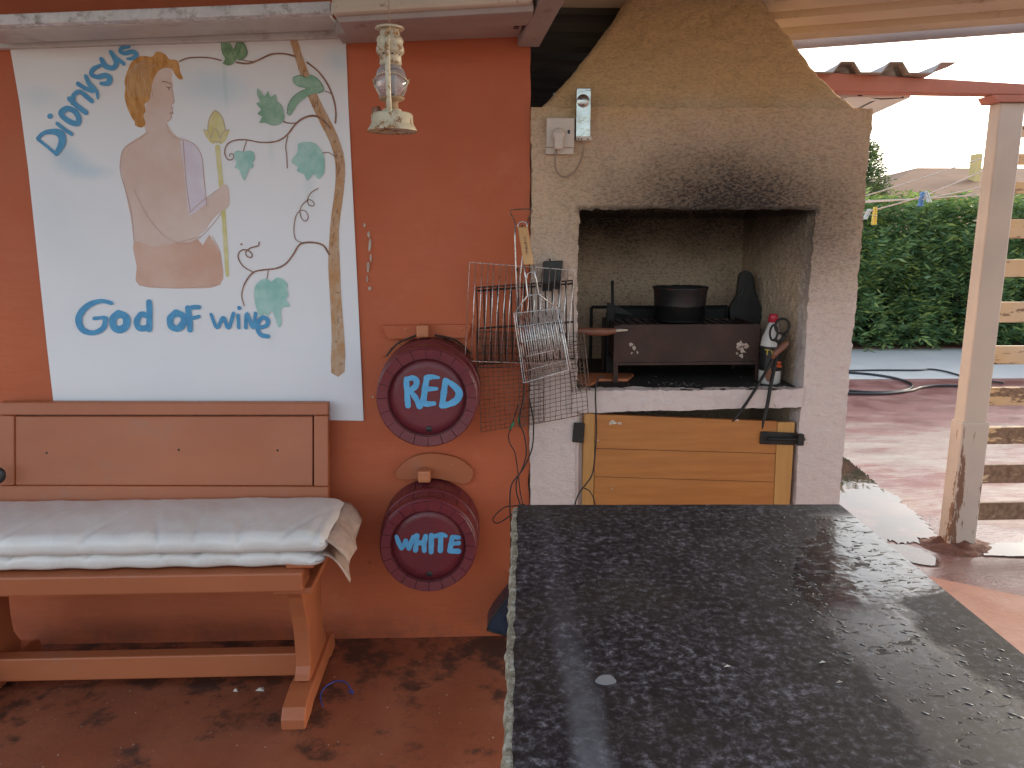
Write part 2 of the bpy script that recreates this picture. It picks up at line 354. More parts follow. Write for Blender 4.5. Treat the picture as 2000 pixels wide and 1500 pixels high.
def m_leaf(name, cols, tr=(.2, .3, .05)):
    t = NT(name)
    r = t.geo.outputs['Random Per Island']
    r = t.math('ADD', t.math('MULTIPLY', r, .6), t.math('MULTIPLY', t.noise(2.0, 3), .4))
    c = t.ramp(r, cols)
    t.fin(c, .5)
    d = t.n('ShaderNodeBsdfTranslucent'); t.put(d.inputs[0], t.mix(.5, c, tr))
    ms = t.n('ShaderNodeMixShader'); ms.inputs[0].default_value = .28
    t.L(t.b.outputs[0], ms.inputs[1]); t.L(d.outputs[0], ms.inputs[2]); t.L(ms.outputs[0], t.out.inputs[0])
    return t.m
M['hedge'] = m_leaf('hedge_leaf', [(.12, (.045, .10, .05)), (.38, (.10, .20, .10)), (.60, (.18, .31, .12)), (.80, (.38, .46, .13))])
M['hedge_yellow'] = m_leaf('sunlit_leaf', [(.2, (.10, .19, .05)), (.5, (.24, .27, .06)), (.8, (.40, .33, .08))])  # yellow of the low sun painted into the hedge-top leaves
M['cypress'] = m_leaf('dark_tree_leaf', [(.2, (.02, .045, .03)), (.5, (.045, .08, .045)), (.8, (.09, .13, .07))])
def m_mural():
    t = NT('mural_ground')
    c = t.mix(t.rng(t.noise(1.6, 5), .35, .65), (.78, .79, .82), (.74, .76, .80))
    X, Y, Z = t.xyz()
    c = t.mix(t.rng(t.math('ADD', Z, t.math('MULTIPLY', t.noise(3, 4), .25)), 1.95, 2.3, 0, .6), c, (.66, .61, .55))  # warm bounced light towards the top, painted into the colour
    for (px, py, rx, rz, a) in ((150, 325, .10, .06, .55), (130, 300, .075, .06, .5), (420, 165, .17, .10, .42), (660, 120, .07, .06, .4), (80, 190, .10, .06, .25), (190, 335, .09, .035, .35), (100, 420, .14, .2, .12)):
        p = W(px, py)
        c = t.mix(t.math('MULTIPLY', t.ellipse((p.x, p.z), (rx, rz), 1, .7, 10), a), c, (.36, .56, .70))
    for (px, py, rx, rz, a) in ((440, 150, .012, .14, .3), (530, 290, .02, .08, .16), (605, 370, .03, .09, .2), (530, 650, .03, .08, .12)):
        p = W(px, py)
        c = t.mix(t.math('MULTIPLY', t.ellipse((p.x, p.z), (rx, rz), 1, .3, 10), a), c, (.30, .52, .48))
    c = t.mix(t.rng(t.noise(30, 7, .75, t.mapv((1, 1, 4))), .64, .76, 0, .18), c, (.45, .42, .40))
    nrm = t.bump(t.noise(12, 3, .5, t.mapv((.6, 1, 2))), .25, .006)
    return t.fin(c, .5, nrm)
M['mural'] = m_mural()
def m_enamel():
    t = NT('chipped_cream_enamel')
    c = t.mix(t.rng(t.noise(30, 5), .3, .7), (.56, .50, .36), (.48, .42, .30))
    f = t.rng(t.noise(38, 8, .75), .52, .60)
    c = t.mix(f, c, t.mix(t.rng(t.noise(80), .3, .7), (.20, .085, .03), (.32, .17, .07)))
    return t.fin(c, t.rng(f, 0, 1, .4, .8), t.bump(f, -.4, .003))
M['enamel'] = m_enamel()
g = NT('smoky_glass'); g.fin((.86, .86, .88), .12, g.bump(g.noise(20), .05, .003), **{'Transmission Weight': .85, 'IOR': 1.45}); M['glass'] = g.m

# ------------------------------------------------------------------ mesh helpers
ORIG = {}
class MB:
    def __init__(s): s.v = []; s.f = []
    def add(s, vs, fs):
        o = len(s.v); s.v += [Vector(v) for v in vs]; s.f += [tuple(i+o for i in f) for f in fs]; return s
    def box(s, a, b):
        x0, y0, z0 = [min(p, q) for p, q in zip(a, b)]; x1, y1, z1 = [max(p, q) for p, q in zip(a, b)]
        return s.add([(x0,y0,z0),(x1,y0,z0),(x1,y1,z0),(x0,y1,z0),(x0,y0,z1),(x1,y0,z1),(x1,y1,z1),(x0,y1,z1)],
                     [(0,3,2,1),(4,5,6,7),(0,1,5,4),(1,2,6,5),(2,3,7,6),(3,0,4,7)])
    def hexa(s, lo, hi):     # two quads with matching corners
        return s.add(list(lo)+list(hi), [(3,2,1,0),(4,5,6,7),(0,1,5,4),(1,2,6,5),(2,3,7,6),(3,0,4,7)])
    def prism(s, pts, vec):
        n = len(pts); vec = Vector(vec); a = [Vector(p) for p in pts]; b = [p+vec for p in a]
        return s.add(a+b, [tuple(range(n)), tuple(range(2*n-1, n-1, -1))] + [(i, i+n, (i+1) % n+n, (i+1) % n) for i in range(n)])
    def tube(s, pts, r, n=6, closed=False):
        pts = [Vector(p) for p in pts]; m = len(pts); rs = r if isinstance(r, (list, tuple)) else [r]*m
        vs = []; up = None
        for i, p in enumerate(pts):
            if closed: d = pts[(i+1) % m]-pts[i-1]
            else: d = pts[min(i+1, m-1)]-pts[max(i-1, 0)]
            d.normalize()
            if up is None: up = d.orthogonal()
            a = (up - d*up.dot(d))
            if a.length < 1e-6: a = d.orthogonal()
            a.normalize(); up = a; b = d.cross(a)
            for k in range(n):
                t = 2*math.pi*k/n; vs.append(p + (a*math.cos(t)+b*math.sin(t))*rs[i])
        fs = []
        for i in range(m if closed else m-1):
            j = (i+1) % m
            for k in range(n): fs.append((i*n+k, i*n+(k+1) % n, j*n+(k+1) % n, j*n+k))
        if not closed: fs += [tuple(range(n-1, -1, -1)), tuple(range((m-1)*n, m*n))]
        return s.add(vs, fs)
    def lathe(s, c, axis, prof, n=32, ref=None):   # prof [(r, t)] along axis
        c = Vector(c); ax = Vector(axis).normalized(); a = ax.orthogonal().normalized() if ref is None else Vector(ref); b = ax.cross(a)
        vs = []
        for r, t in prof:
            for k in range(n):
                q = 2*math.pi*k/n; vs.append(c+ax*t+(a*math.cos(q)+b*math.sin(q))*max(r, 1e-5))
        fs = [(i*n+k, i*n+(k+1) % n, (i+1)*n+(k+1) % n, (i+1)*n+k) for i in range(len(prof)-1) for k in range(n)]
        return s.add(vs, fs)

def build(name, mb, mat, parent=None, smooth=False, bevel=0, origin=None, seg=2):
    me = bpy.data.meshes.new(name)
    vs = mb.v
    if origin is None:
        xs = [v.x for v in vs]; ys = [v.y for v in vs]; zs = [v.z for v in vs]
        origin = Vector(((min(xs)+max(xs))/2, (min(ys)+max(ys))/2, min(zs)))
    origin = Vector(origin)
    me.from_pydata([v-origin for v in vs], [], mb.f); me.update()
    bm = bmesh.new(); bm.from_mesh(me); bmesh.ops.recalc_face_normals(bm, faces=bm.faces); bm.to_mesh(me); bm.free()
    me.materials.append(mat)
    if smooth:
        for p in me.polygons: p.use_smooth = True
    o = bpy.data.objects.new(name, me); COL.objects.link(o)
    ORIG[o.name] = origin
    if parent: o.parent = parent; o.location = origin-ORIG[parent.name]
    else: o.location = origin
    if bevel:
        b = o.modifiers.new('bevel', 'BEVEL'); b.width = bevel; b.segments = seg; b.limit_method = 'ANGLE'; b.angle_limit = R(40)
    return o
def tag(o, label, cat, group=None, kind=None):
    if label: o['label'] = label
    if cat: o['category'] = cat
    if group: o['group'] = group
    if kind: o['kind'] = kind
    return o
def thing(name, loc, label, cat, group=None):
    o = bpy.data.objects.new(name, None); COL.objects.link(o); o.location = loc; o.empty_display_size = .1
    ORIG[o.name] = Vector(loc); return tag(o, label, cat, group)
def struct(o): o['kind'] = 'structure'; return o
def B(a, b): return MB().box(a, b)
def smoothline(pts, per=6, closed=False):
    pts = [Vector(p) for p in pts]; n = len(pts); out = []
    rngs = range(n) if closed else range(n-1)
    for i in rngs:
        if closed: p0, p1, p2, p3 = pts[i-1], pts[i], pts[(i+1) % n], pts[(i+2) % n]
        else: p0, p1, p2, p3 = pts[max(i-1, 0)], pts[i], pts[i+1], pts[min(i+2, n-1)]
        for k in range(per):
            t = k/per
            out.append(.5*((2*p1)+(p2-p0)*t+(2*p0-5*p1+4*p2-p3)*t*t+(3*p1-p0-3*p2+p3)*t**3))
    if not closed: out.append(pts[-1])
    return out
def plate(pts, thick_vec):      # flat filled outline (tessellated) with thickness, from 3-D coplanar points
    from mathutils.geometry import tessellate_polygon
    pts = [Vector(p) for p in pts]; tv = Vector(thick_vec); n = len(pts)
    tris = tessellate_polygon([pts])
    mb = MB(); mb.add(pts+[p+tv for p in pts], [tuple(t) for t in tris]+[tuple(i+n for i in reversed(t)) for t in tris]+[(i, (i+1) % n, (i+1) % n+n, i+n) for i in range(n)])
    return mb

# ================================================================== GROUND
struct(build('ground', MB().add([(-150,-150,-.03),(150,-150,-.03),(150,150,-.03),(-150,150,-.03)], [(0,1,2,3)]), M['ground']))
struct(build('courtyard', B((-6, -9, -.06), (12, 5.15, -.004)), M['court']))
e0 = G(1690, 1100); e1 = G(2000, 1165)
fl = [(-6,-6), (6,-6), (6, e1.y-(6-e1.x)*.18), (e1.x, e1.y), (e0.x, e0.y), (1.34, e0.y+.02), (1.34, .72), (-6, .72)]
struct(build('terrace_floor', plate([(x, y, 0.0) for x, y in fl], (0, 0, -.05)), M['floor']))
struct(build('pavement', B((-6, 5.15, -.06), (14, 7.3, .0)), M['pavement']))
struct(build('garden_soil', B((-6, 7.3, -.06), (14, 9.6, .02)), M['soil']))

# ================================================================== ORANGE WALL
wallx1 = .165
wall = thing('wall', (-1.7, .06, 0), 'orange painted terrace wall behind the bench and the barrels', 'wall')
gm = MB()
nx, nz = 220, 130
X0, X1, Z1 = -3.4, wallx1, 2.30
for i in range(nx+1):
    for j in range(nz+1):
        x = X0+(X1-X0)*i/nx; z = Z1*j/nz
        y = noise.noise(Vector((x*2.3, 0, z*2.3)))*.004+noise.noise(Vector((x*9, 3, z*9)))*.0015
        if i == nx: x += noise.noise(Vector((0, 5, z*14)))*.006
        gm.v.append(Vector((x, y, z)))
for i in range(nx):
    for j in range(nz): gm.f.append((i*(nz+1)+j, (i+1)*(nz+1)+j, (i+1)*(nz+1)+j+1, i*(nz+1)+j+1))
build('painted_face', gm, M['wall'], wall, True)
build('wall_core', B((X0, .008, 0), (X1-.004, .12, Z1)), M['white_render'], wall)
# flaked-off spots, old screw heads
fm = MB()
for (px, py, w_, h_) in ((720,458,3,7),(722,480,3,14),(724,503,2,9),(719,520,3,12),(717,545,2,6),(722,563,3,4),(712,440,2,4),(728,775,2,2)):
    pts = []
    for k in range(9):
        a = 2*math.pi*k/9; rr = .7+.6*rnd.random(); pts.append(W(px+w_*rr*math.cos(a), py+h_*rr*math.sin(a), -.0062))
    fm.v += plate(pts, (0, .003, 0)).v and []
    q = plate(pts, (0, .003, 0)); fm.add(q.v, q.f)
build('bare_patch', fm, M['flake'], wall)
for (px, py) in ((721, 1100), (992, 1117), (1041, 320), (979, 1180)):
    p = W(px, py, -.006); build('screw', MB().lathe(p, (0, -1, 0), [(.0001, .004), (.004, .003), (.005, -.004)], 10), M['peg_orange'], wall, True)
# added shell behind the wall, blocks light so the roof space stays dark
ob = thing('light_block_shell', (-1, 1.75, 0), 'dark wall added behind the fireplace to block light', 'enclosure')
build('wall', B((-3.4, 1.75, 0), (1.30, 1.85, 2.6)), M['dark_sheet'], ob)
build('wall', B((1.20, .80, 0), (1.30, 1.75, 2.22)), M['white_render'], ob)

# ================================================================== MURAL
mural = thing('mural', W(390, 820), 'white mural with a red haired figure in profile, vines and blue lettering', 'mural')
def WP(px, py, d=.010): return W(px, py, -d)
mo = [(20,97),(180,88),(350,82),(520,75),(675,69),(680,200),(689,380),(698,560),(706,730),(710,822),(560,819),(300,817),(108,817),(92,680),(75,520),(55,330),(38,200)]
build('white_ground', plate([WP(x, y, .0072) for x, y in mo], (0, .004, 0)), M['mural'], mural)
DEP = [.0074]
def layer():
    DEP[0] += .00003; return DEP[0]
def z1(l): return [(x*.35, y*.35) for x, y in l]
def blob(name, pts, mat, parent, sm=4):
    d = layer()
    P = [WP(x, y, d) for x, y in pts]
    if sm: P = smoothline(P, sm, True)
    return build(name, plate(P, (0, .00015, 0)), mat, parent)
def ribbon_mesh(P, ws, nrm, th, caps=True):
    mb = MB(); n = len(P); L_ = []; R_ = []
    for i, p in enumerate(P):
        d = (P[min(i+1, n-1)]-P[max(i-1, 0)]).normalized(); s_ = d.cross(nrm).normalized()
        L_.append(p+s_*ws[i]/2); R_.append(p-s_*ws[i]/2)
    vs = []
    for i_, (a, b) in enumerate(zip(L_, R_)): vs += [a, b, a+nrm*(th+i_*1.2e-6), b+nrm*(th+i_*1.2e-6)]
    fs = []
    for i in range(n-1):
        o = i*4; q = o+4
        fs += [(o+2, o+3, q+3, q+2)]
    mb.add(vs, fs)
    if caps:
        for e, k in ((0, 1), (n-1, -1)):
            c = P[e]+nrm*th*(1.0+.12*k); ring = [c+( (L_[e]-P[e]).normalized()*math.cos(a)+ (P[e]-P[e+k]).normalized()*math.sin(a))*ws[e]/2 for a in [math.pi*t/8 for t in range(9)]]
            mb.add(ring, [tuple(range(9))])
    return mb
def stroke(name, pts, wpx, mat, parent, plane=0.0, per=6, th=.00015, lay=None, wob=.12):
    """brush stroke on the plane y=plane, widths in photo pixels at that plane"""
    d = lay if lay is not None else layer()
    P = smoothline([W(x, y, plane-d) for x, y in pts], per)
    k = (W(101, 500, plane)-W(100, 500, plane)).length
    if isinstance(wpx, (int, float)): wpx = [wpx]*len(pts)
    n = len(P); ws = []
    for i in range(n):
        t = i/(n-1)*(len(wpx)-1); a = int(t); f = t-a
        ww = wpx[a]*(1-f)+wpx[min(a+1, len(wpx)-1)]*f
        ws.append(k*ww*(1+wob*noise.noise(P[i]*60)))
    return ribbon_mesh(P, ws, Vector((0, -1, 0)), th)
def strokes(name, lst, mat, parent, plane=0.0, **kw):
    mb = MB()
    for s_ in lst:
        q = stroke(name, s_[0], s_[1], mat, parent, plane, **kw); mb.add(q.v, q.f)
    return build(name, mb, mat, parent)
# cloth, body, head
fig = blob('painted_figure', [(290,205),(318,232),(328,244),(345,266),(380,283),(395,308),(398,345),(402,384),(412,383),(425,372),(432,362),(444,362),(448,380),(447,402),(436,411),(420,424),(405,446),(412,462),(424,480),(432,500),(430,556),(350,563),(272,557),(267,520),(261,470),(255,425),(244,370),(235,318),(240,292),(258,276),(280,262),(292,248),(291,235)], M['skin_paint'], mural, 4)
build_kids = []
blob('painted_cloth', [(261,472),(300,482),(345,474),(372,472),(392,462),(404,452),(412,466),(424,484),(431,502),(430,556),(350,563),(272,557),(267,520)], M['cloth_paint'], fig, 3)
blob('painted_drape', [(352,268),(370,277),(384,285),(394,306),(397,345),(402,388),(404,396),(372,420),(366,400),(361,350),(357,310)], M['lilac_paint'], fig, 3)
blob('painted_drape', [(384,464),(396,454),(408,444),(410,456),(396,479)], M['white_paint_patch'], fig, 0)
blob('painted_face', z1([(840,430),(880,380),(940,372),(962,405),(958,440),(964,470),(962,500),(966,540),(972,568),(962,578),(955,590),(965,600),(960,615),(966,628),(958,640),(962,655),(950,668),(935,680),(930,715),(945,740),(860,760),(815,735),(800,650),(820,560)]), M['skin_paint'], fig, 3)
blob('painted_hair', z1([(735,345),(770,318),(805,312),(850,316),(868,292),(895,290),(925,305),(945,330),(985,335),(1000,365),(1005,400),(1022,438),(1000,442),(975,415),(958,385),(925,378),(890,392),(865,425),(850,465),(842,510),(832,560),(808,580),(812,620),(800,645),(812,690),(790,712),(755,700),(752,680),(735,655),(710,600),(695,540),(700,490),(695,450),(715,385)]), M['hair_paint'], fig, 3)
hl = []
for k in range(9):
    x0 = 730+k*13; hl.append((z1([(x0+30, 335+abs(k-4)*6), (x0-5, 400), (x0-18+k*3, 470), (x0-12+k*4, 540)]), 1.6))
strokes('hair_stroke', hl, M['trunk_paint'], fig)
strokes('figure_outline', [
    (z1([(962,470),(962,500),(972,565),(962,578),(955,592),(965,602),(960,615),(966,628),(955,645),(955,662),(935,680)]), 1.3),
    (z1([(930,690),(945,740),(985,772),(1060,790),(1100,825),(1128,880),(1138,980),(1150,1100),(1155,1150)]), 1.4),
    (z1([(1022,785),(1030,900),(1040,1030),(1062,1180)]), 1.6),
    (z1([(830,740),(760,785),(700,820),(675,880),(672,960),(700,1060),(735,1200),(748,1350)]), 1.5),
    (z1([(748,1060),(820,1200),(900,1300),(980,1350),(1050,1360),(1110,1330),(1180,1260),(1250,1170)]), 1.5),
    (z1([(1055,1190),(1120,1130),(1200,1070),(1240,1040)]), 1.3),
    ([(415,462),(430,492),(432,520)], 1.2), ([(392,462),(345,474)], 1.4), ([(272,557),(350,563),(430,556)], 1.3)], M['outline'], fig)
for nm_, st_ in zip(('painted_brow', 'painted_eyelid', 'painted_pupil', 'painted_mouth'), [(z1([(905,455),(930,458),(955,468)]), 1.8), (z1([(930,485),(945,490),(955,484)]), 1.4), (z1([(942,488),(944,500)]), 2.0), (z1([(948,632),(962,630)]), 1.3)]): strokes(nm_, [st_], M['vine_brown'], fig)
# staff
st = strokes('painted_staff', [([(425,288),(430,340),(434,390),(438,440),(441,490),(444,537)], [10, 9, 9, 8, 8, 7])], M['yellow_paint'], mural)
blob('painted_bud', [(420,215),(430,222),(438,238),(441,256),(436,270),(424,280),(412,272),(405,256),(407,236),(412,222)], M['yellow_paint'], st, 3)
blob('painted_sepal', [(397,253),(408,256),(414,272),(420,280),(412,279),(402,266)], M['yellow_paint'], st, 2)
blob('painted_sepal', [(448,253),(438,256),(431,272),(428,281),(438,278),(445,264)], M['yellow_paint'], st, 2)
strokes('bud_outline', [([(420,215),(408,234),(406,254)], 1.2), ([(420,215),(434,230),(440,254)], 1.2), ([(398,253),(406,256),(412,270)], 1.2), ([(448,253),(436,258),(430,272)], 1.2), ([(412,270),(420,250),(430,270)], 1.2), ([(415,277),(432,277)], 1.2)], M['outline_grey'], st)
blob('painted_hand', [(412,383),(425,372),(432,362),(444,362),(448,380),(447,402),(436,411),(425,414),(414,405)], M['skin_paint'], fig, 3)
# vine
blob('painted_vine_trunk', [(566,75),(580,74),(590,108),(606,150),(622,190),(640,225),(658,262),(671,300),(674,345),(668,400),(662,450),(664,520),(667,590),(672,650),(673,726),(647,728),(648,660),(645,590),(641,520),(643,470),(647,420),(654,370),(655,320),(645,280),(625,240),(602,190),(586,145),(574,105)], M['trunk_paint'], mural, 2)
tm = []
for k in range(26):
    t_ = rnd.random(); y_ = 90+t_*620
    xs = np.interp(y_, [75,150,225,300,400,520,600,726], [573,596,631,662,658,652,656,660])+rnd.uniform(-6, 6)
    tm.append(([(xs, y_), (xs+rnd.uniform(-2, 2), y_+rnd.uniform(6, 16))], 1.3))
strokes('bark_mark', tm, M['vine_brown'], mural)
strokes('painted_branch', [
    ([(350,120),(365,114),(385,112),(410,113),(432,118)], 2.6), ([(462,122),(485,124),(505,117),(530,106),(555,105),(577,110)], 3.4), ([(470,116),(482,119),(492,120)], 1.8),
    ([(600,122),(622,140),(640,165),(652,195),(656,220),(655,240)], 3.2), ([(634,178),(645,182),(652,192)], 1.5),
    ([(645,250),(628,232),(610,226),(590,232),(575,245),(560,264),(540,276),(510,278),(480,273),(455,275),(442,285),(439,300),(446,312),(455,310),(456,302),(450,300),(448,305)], [4, 4, 4, 3.6, 3, 3, 2.8, 2.6, 2.5, 2.4, 2.2, 2.2, 2, 1.8, 1.6, 1.5, 1.5]),
    ([(590,232),(578,240),(562,240),(551,236)], 2.4), ([(562,266),(558,285),(560,305),(561,328)], 1.8), ([(482,274),(478,285),(475,297)], 1.6), ([(630,299),(642,298),(655,306)], 1.8),
    ([(643,497),(632,480),(615,474),(595,474),(583,480),(572,498),(558,515),(540,524),(515,527),(495,532),(480,550),(472,575),(477,597)], [4, 4, 3.6, 3.6, 3.4, 3.2, 3.2, 3, 3, 3, 2.8, 2.4, 2]),
    ([(495,532),(475,520),(465,502),(470,490),(482,488),(492,496),(490,503),(482,500),(480,492),(490,484),(504,480),(506,473)], 2.4),
    ([(590,474),(578,468),(574,450),(577,425),(585,412),(596,412),(602,424),(596,432),(588,424),(586,410),(592,398),(604,390),(613,396),(612,402),(603,400),(601,388),(608,376),(621,368)], 1.7),
    ([(524,528),(522,540),(520,550)], 1.8), ([(471,477),(472,477.5)], 3)], M['vine_brown'], mural)
def leaf(pts, mat, vein=None, sm=2, ol=None):
    o = blob('painted_leaf', pts, mat, mural, sm)
    if vein: strokes('vein', [(v, 1.2) for v in vein], M[ol or 'leaf_mid'], o)
leaf([(432,82),(440,78),(450,84),(457,98),(462,84),(469,77),(478,86),(483,100),(478,112),(468,118),(462,116),(456,124),(446,128),(436,124),(440,114),(434,102)], M['leaf_dark'], [[(432,82),(434,102),(440,114),(436,124)], [(469,77),(483,100),(478,112),(468,118)], [(440,84),(452,100),(458,114)], [(472,82),(468,98),(462,112)], [(457,98),(462,84),(469,77)]], ol='outline_green')
leaf([(503,172),(512,182),(517,188),(524,177),(528,190),(538,184),(541,198),(550,205),(555,222),(554,235),(545,243),(530,245),(518,240),(506,240),(512,228),(502,222),(510,214),(500,202),(508,198),(502,186)], M['leaf_mid'])
leaf([(572,152),(585,147),(598,152),(606,146),(618,152),(628,164),(632,176),(622,182),(608,184),(594,192),(580,205),(568,225),(561,222),(563,205),(574,188),(592,176),(598,172),(584,170),(573,162)], M['leaf_mid'], [[(606,146),(618,152),(628,164),(632,176),(622,182)], [(561,222),(563,205),(574,188),(592,176)], [(572,152),(585,147),(598,152)]], ol='outline_green')
leaf([(459,296),(468,294),(476,297),(484,294),(495,297),(497,312),(492,318),(496,326),(486,330),(482,342),(477,353),(471,342),(466,330),(458,328),(462,318),(457,308)], M['leaf_aqua'])
leaf([(583,280),(600,277),(615,280),(626,292),(632,305),(634,322),(632,338),(622,350),(614,340),(608,344),(600,353),(594,340),(580,334),(582,326),(570,318),(572,308),(580,300),(582,290)], M['leaf_aqua'])
leaf([(498,560),(508,548),(520,544),(530,550),(540,542),(552,545),(562,556),(560,566),(564,578),(558,584),(567,598),(552,600),(548,612),(550,630),(544,640),(538,622),(530,606),(524,618),(516,612),(508,618),(500,600),(497,580)], M['leaf_aqua'], [[(512,556),(512,590)], [(522,556),(524,598)], [(535,560),(538,600)], [(545,556),(552,590)]], ol='leaf_aqua')
# words on the mural
def letter(lst, mat=M['letter_blue'], parent=mural, **kw):
    return strokes('letter', [(a_, [v_*1.2 for v_ in (b_ if isinstance(b_, list) else [b_])]*(1 if isinstance(b_, list) else 2)) for a_, b_ in lst], mat, parent, **kw)
Z = z1
letter([(Z([(212,778),(248,806),(310,858)]), 5), (Z([(210,772),(245,742),(300,735),(340,752),(345,800),(312,860)]), [5, 6, 10, 13, 11, 6])])
letter([(Z([(320,690),(360,722),(398,748)]), 6), (Z([(276,650),(281,646)]), 7)])
letter([(smoothline([Vector((x, y, 0)) for x, y in Z([(340,620),(372,600),(415,615),(440,655),(440,690),(400,685),(355,658)])], 4, True), 9)]) if False else letter([(Z([(345,625),(372,606),(412,618),(438,655),(432,688),(395,682),(355,655),(340,632),(352,616)]), 9)])
letter([(Z([(388,552),(430,590),(478,628)]), 8), (Z([(405,575),(412,530),(445,512),(478,535),(512,565)]), 7)])
letter([(Z([(436,468),(470,490),(515,508)]), 7), (Z([(478,425),(500,470),(538,510),(545,550)]), [6, 8, 6, 3])])
letter([(Z([(560,365),(520,385),(510,415),(545,430),(590,420),(612,440),(600,465),(565,466)]), [5, 7, 7, 7, 8, 9, 8, 6])])
letter([(Z([(565,330),(590,370),(630,378),(648,350),(618,290)]), [7, 8, 8, 7, 6]), (Z([(618,290),(650,325),(690,355)]), 6)])
letter([(Z([(722,262),(685,266),(670,285),(695,298),(740,288),(760,305),(740,325),(712,328)]), [4, 6, 6, 6, 7, 7, 6, 4])])
letter_ = letter
def letter(lst): return letter_([(a_, [v_*1.22 for v_ in b_] if isinstance(b_, list) else b_*1.22) for a_, b_ in lst])
letter([([(217,592),(196,588),(170,598),(154,620),(160,643),(182,650),(202,640),(206,622)], [6, 6, 8, 9, 9, 7, 7, 7]), ([(184,622),(204,620)], 5)])
letter([([(232,612),(246,620),(246,636),(234,644),(222,638),(221,622),(232,612)], 10)])
letter([([(291,590),(292,612),(291,643)], 8), ([(290,618),(276,614),(267,628),(272,641),(288,640)], 8)])
letter([([(344,611),(358,618),(357,633),(346,642),(334,636),(333,621),(344,611)], 9)])
letter([([(367,602),(370,625),(371,644)], 8), ([(366,603),(378,600),(388,600)], 6), ([(370,622),(382,620),(388,618)], 5)])
letter([([(412,614),(424,640),(436,620),(446,641),(456,612)], [4, 5, 5, 5, 5])])
letter([([(465,616),(466,640)], 5), ([(467,601),(467.5,602)], 5)])
letter([([(480,640),(482,612),(494,640),(499,612)], 5)])
letter([([(504,641),(520,636),(523,626),(514,620),(505,628),(503,643),(510,654),(523,657)], [5, 6, 6, 6, 6, 6, 6, 6])])

# ================================================================== ROOF, RAILS
y_ = -.012
def slab(name, pA, pB, y0, y1, mat, parent=None, bevel=.003):
    """bar between two end faces; pA=(px, top, bottom) left end, pB right end, front plane y0, back plane y1"""
    a1 = W(pA[0], pA[1], y0); a0 = W(pA[0], pA[2], y0); b1 = W(pB[0], pB[1], y0); b0 = W(pB[0], pB[2], y0)
    f = lambda p: Vector((p.x, y1, p.z))
    return build(name, MB().hexa([a0, b0, f(b0), f(a0)], [a1, b1, f(b1), f(a1)]), mat, parent, bevel=bevel)
trim = thing('roof_trim', W(300, 60, -.1), 'white scuffed boards and rail along the top of the wall above the mural', 'roof trim')
slab('soffit_board', (-60, 58, 96), (1041, 26, 61), -.03, .02, M['white_board'], trim)
slab('rail', (-60, 30, 51), (645, 2, 24), -.24, -.20, M['alu'], trim)
slab('rail_lip', (-60, 51, 62), (645, 25, 33), -.20, -.05, M['white_board'], trim)
cas = thing('casing', W(840, 20, -.3), 'cream plastic casing on the ceiling behind the hanging lantern', 'casing')
slab('cover', (647, -30, 27), (1042, -55, 4), -.36, -.20, M['casing'], cas, .012)
slab('underside_strip', (660, 27, 44), (1042, 4, 22), -.33, -.18, M['mauve_board'], cas)
slab('soffit', (655, 40, 66), (1020, 18, 52), -.16, -.032, M['mauve_board'], cas)
slab('gap_block', (1004, 22, 52), (1014, 22, 52), -.18, -.15, M['black_plastic'], cas, 0)
raf = thing('rafter', W(1060, 60, -.1), 'dusty mauve rafter rising from the right corner of the wall', 'rafter')
a = W(1032, 92, -.02); b = W(1100, -40, -.5)
dirv = (b-a)
wv = Vector((.07, 0, 0)); hv = Vector((0, 0, .10))
build('beam', MB().hexa([a-wv/2, a+wv/2, b+wv/2, b-wv/2], [a-wv/2+hv, a+wv/2+hv, b+wv/2+hv, b-wv/2+hv]), M['mauve_board'], raf, bevel=.003)
roof = thing('canopy_roof', (0, -1, 2.3), 'cream ribbed sheet roof over the terrace, seen from below', 'roof')
E0 = G(1560, 78, 2.26); E1 = G(2000, 45, 2.26)
sl_ = (E1.y-E0.y)/(E1.x-E0.x)
def sheet(x0, x1, yA, yB, zf, mat, skew=0.0, pitch_=.19, rib=.03, nm='roof_sheet'):
    """ribbed sheet; ribs run along x; from yA (far) to yB (near)"""
    prof = []; y = yA; k = 0
    seq = [(0, 0), (.45, 0), (.55, 1), (.80, 1), (.90, 0)]
    while y > yB:
        for t_, u in seq: prof.append((y-t_*pitch_, u*rib))
        y -= pitch_
    prof.append((y, 0))
    n = 14; vs = []; fs = []
    for i in range(n+1):
        x = x0+(x1-x0)*i/n
        for (yy, dz) in prof: vs.append((x, yy+skew*(x-E0.x), zf(yy)+dz))
    m = len(prof)
    for i in range(n):
        for j in range(m-1): fs.append((i*m+j, (i+1)*m+j, (i+1)*m+j+1, i*m+j+1))
    mb = MB().add(vs, fs)
    mb.add([(v[0], v[1], v[2]+.004) for v in vs], [tuple(reversed(f)) for f in fs])
    return build(nm, mb, mat, roof)
zf = lambda y: 2.26+max(0, (E0.y-y))*.075
sheet(1.0, 5.2, E0.y, -1.5, zf, M['roof_cream'], sl_)
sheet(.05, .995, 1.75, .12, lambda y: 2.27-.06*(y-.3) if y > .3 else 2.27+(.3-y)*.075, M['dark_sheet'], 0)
sheet(.05, .995, .16, -1.5, lambda y: 2.262+(.3-y)*.075, M['roof_cream'], 0)
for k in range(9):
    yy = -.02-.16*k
    build('ceiling_board', B((-3.0, yy-.155, 2.36+.004*(k % 2)), (.045, yy, 2.385)), M['dark_wood'], roof, bevel=.002)
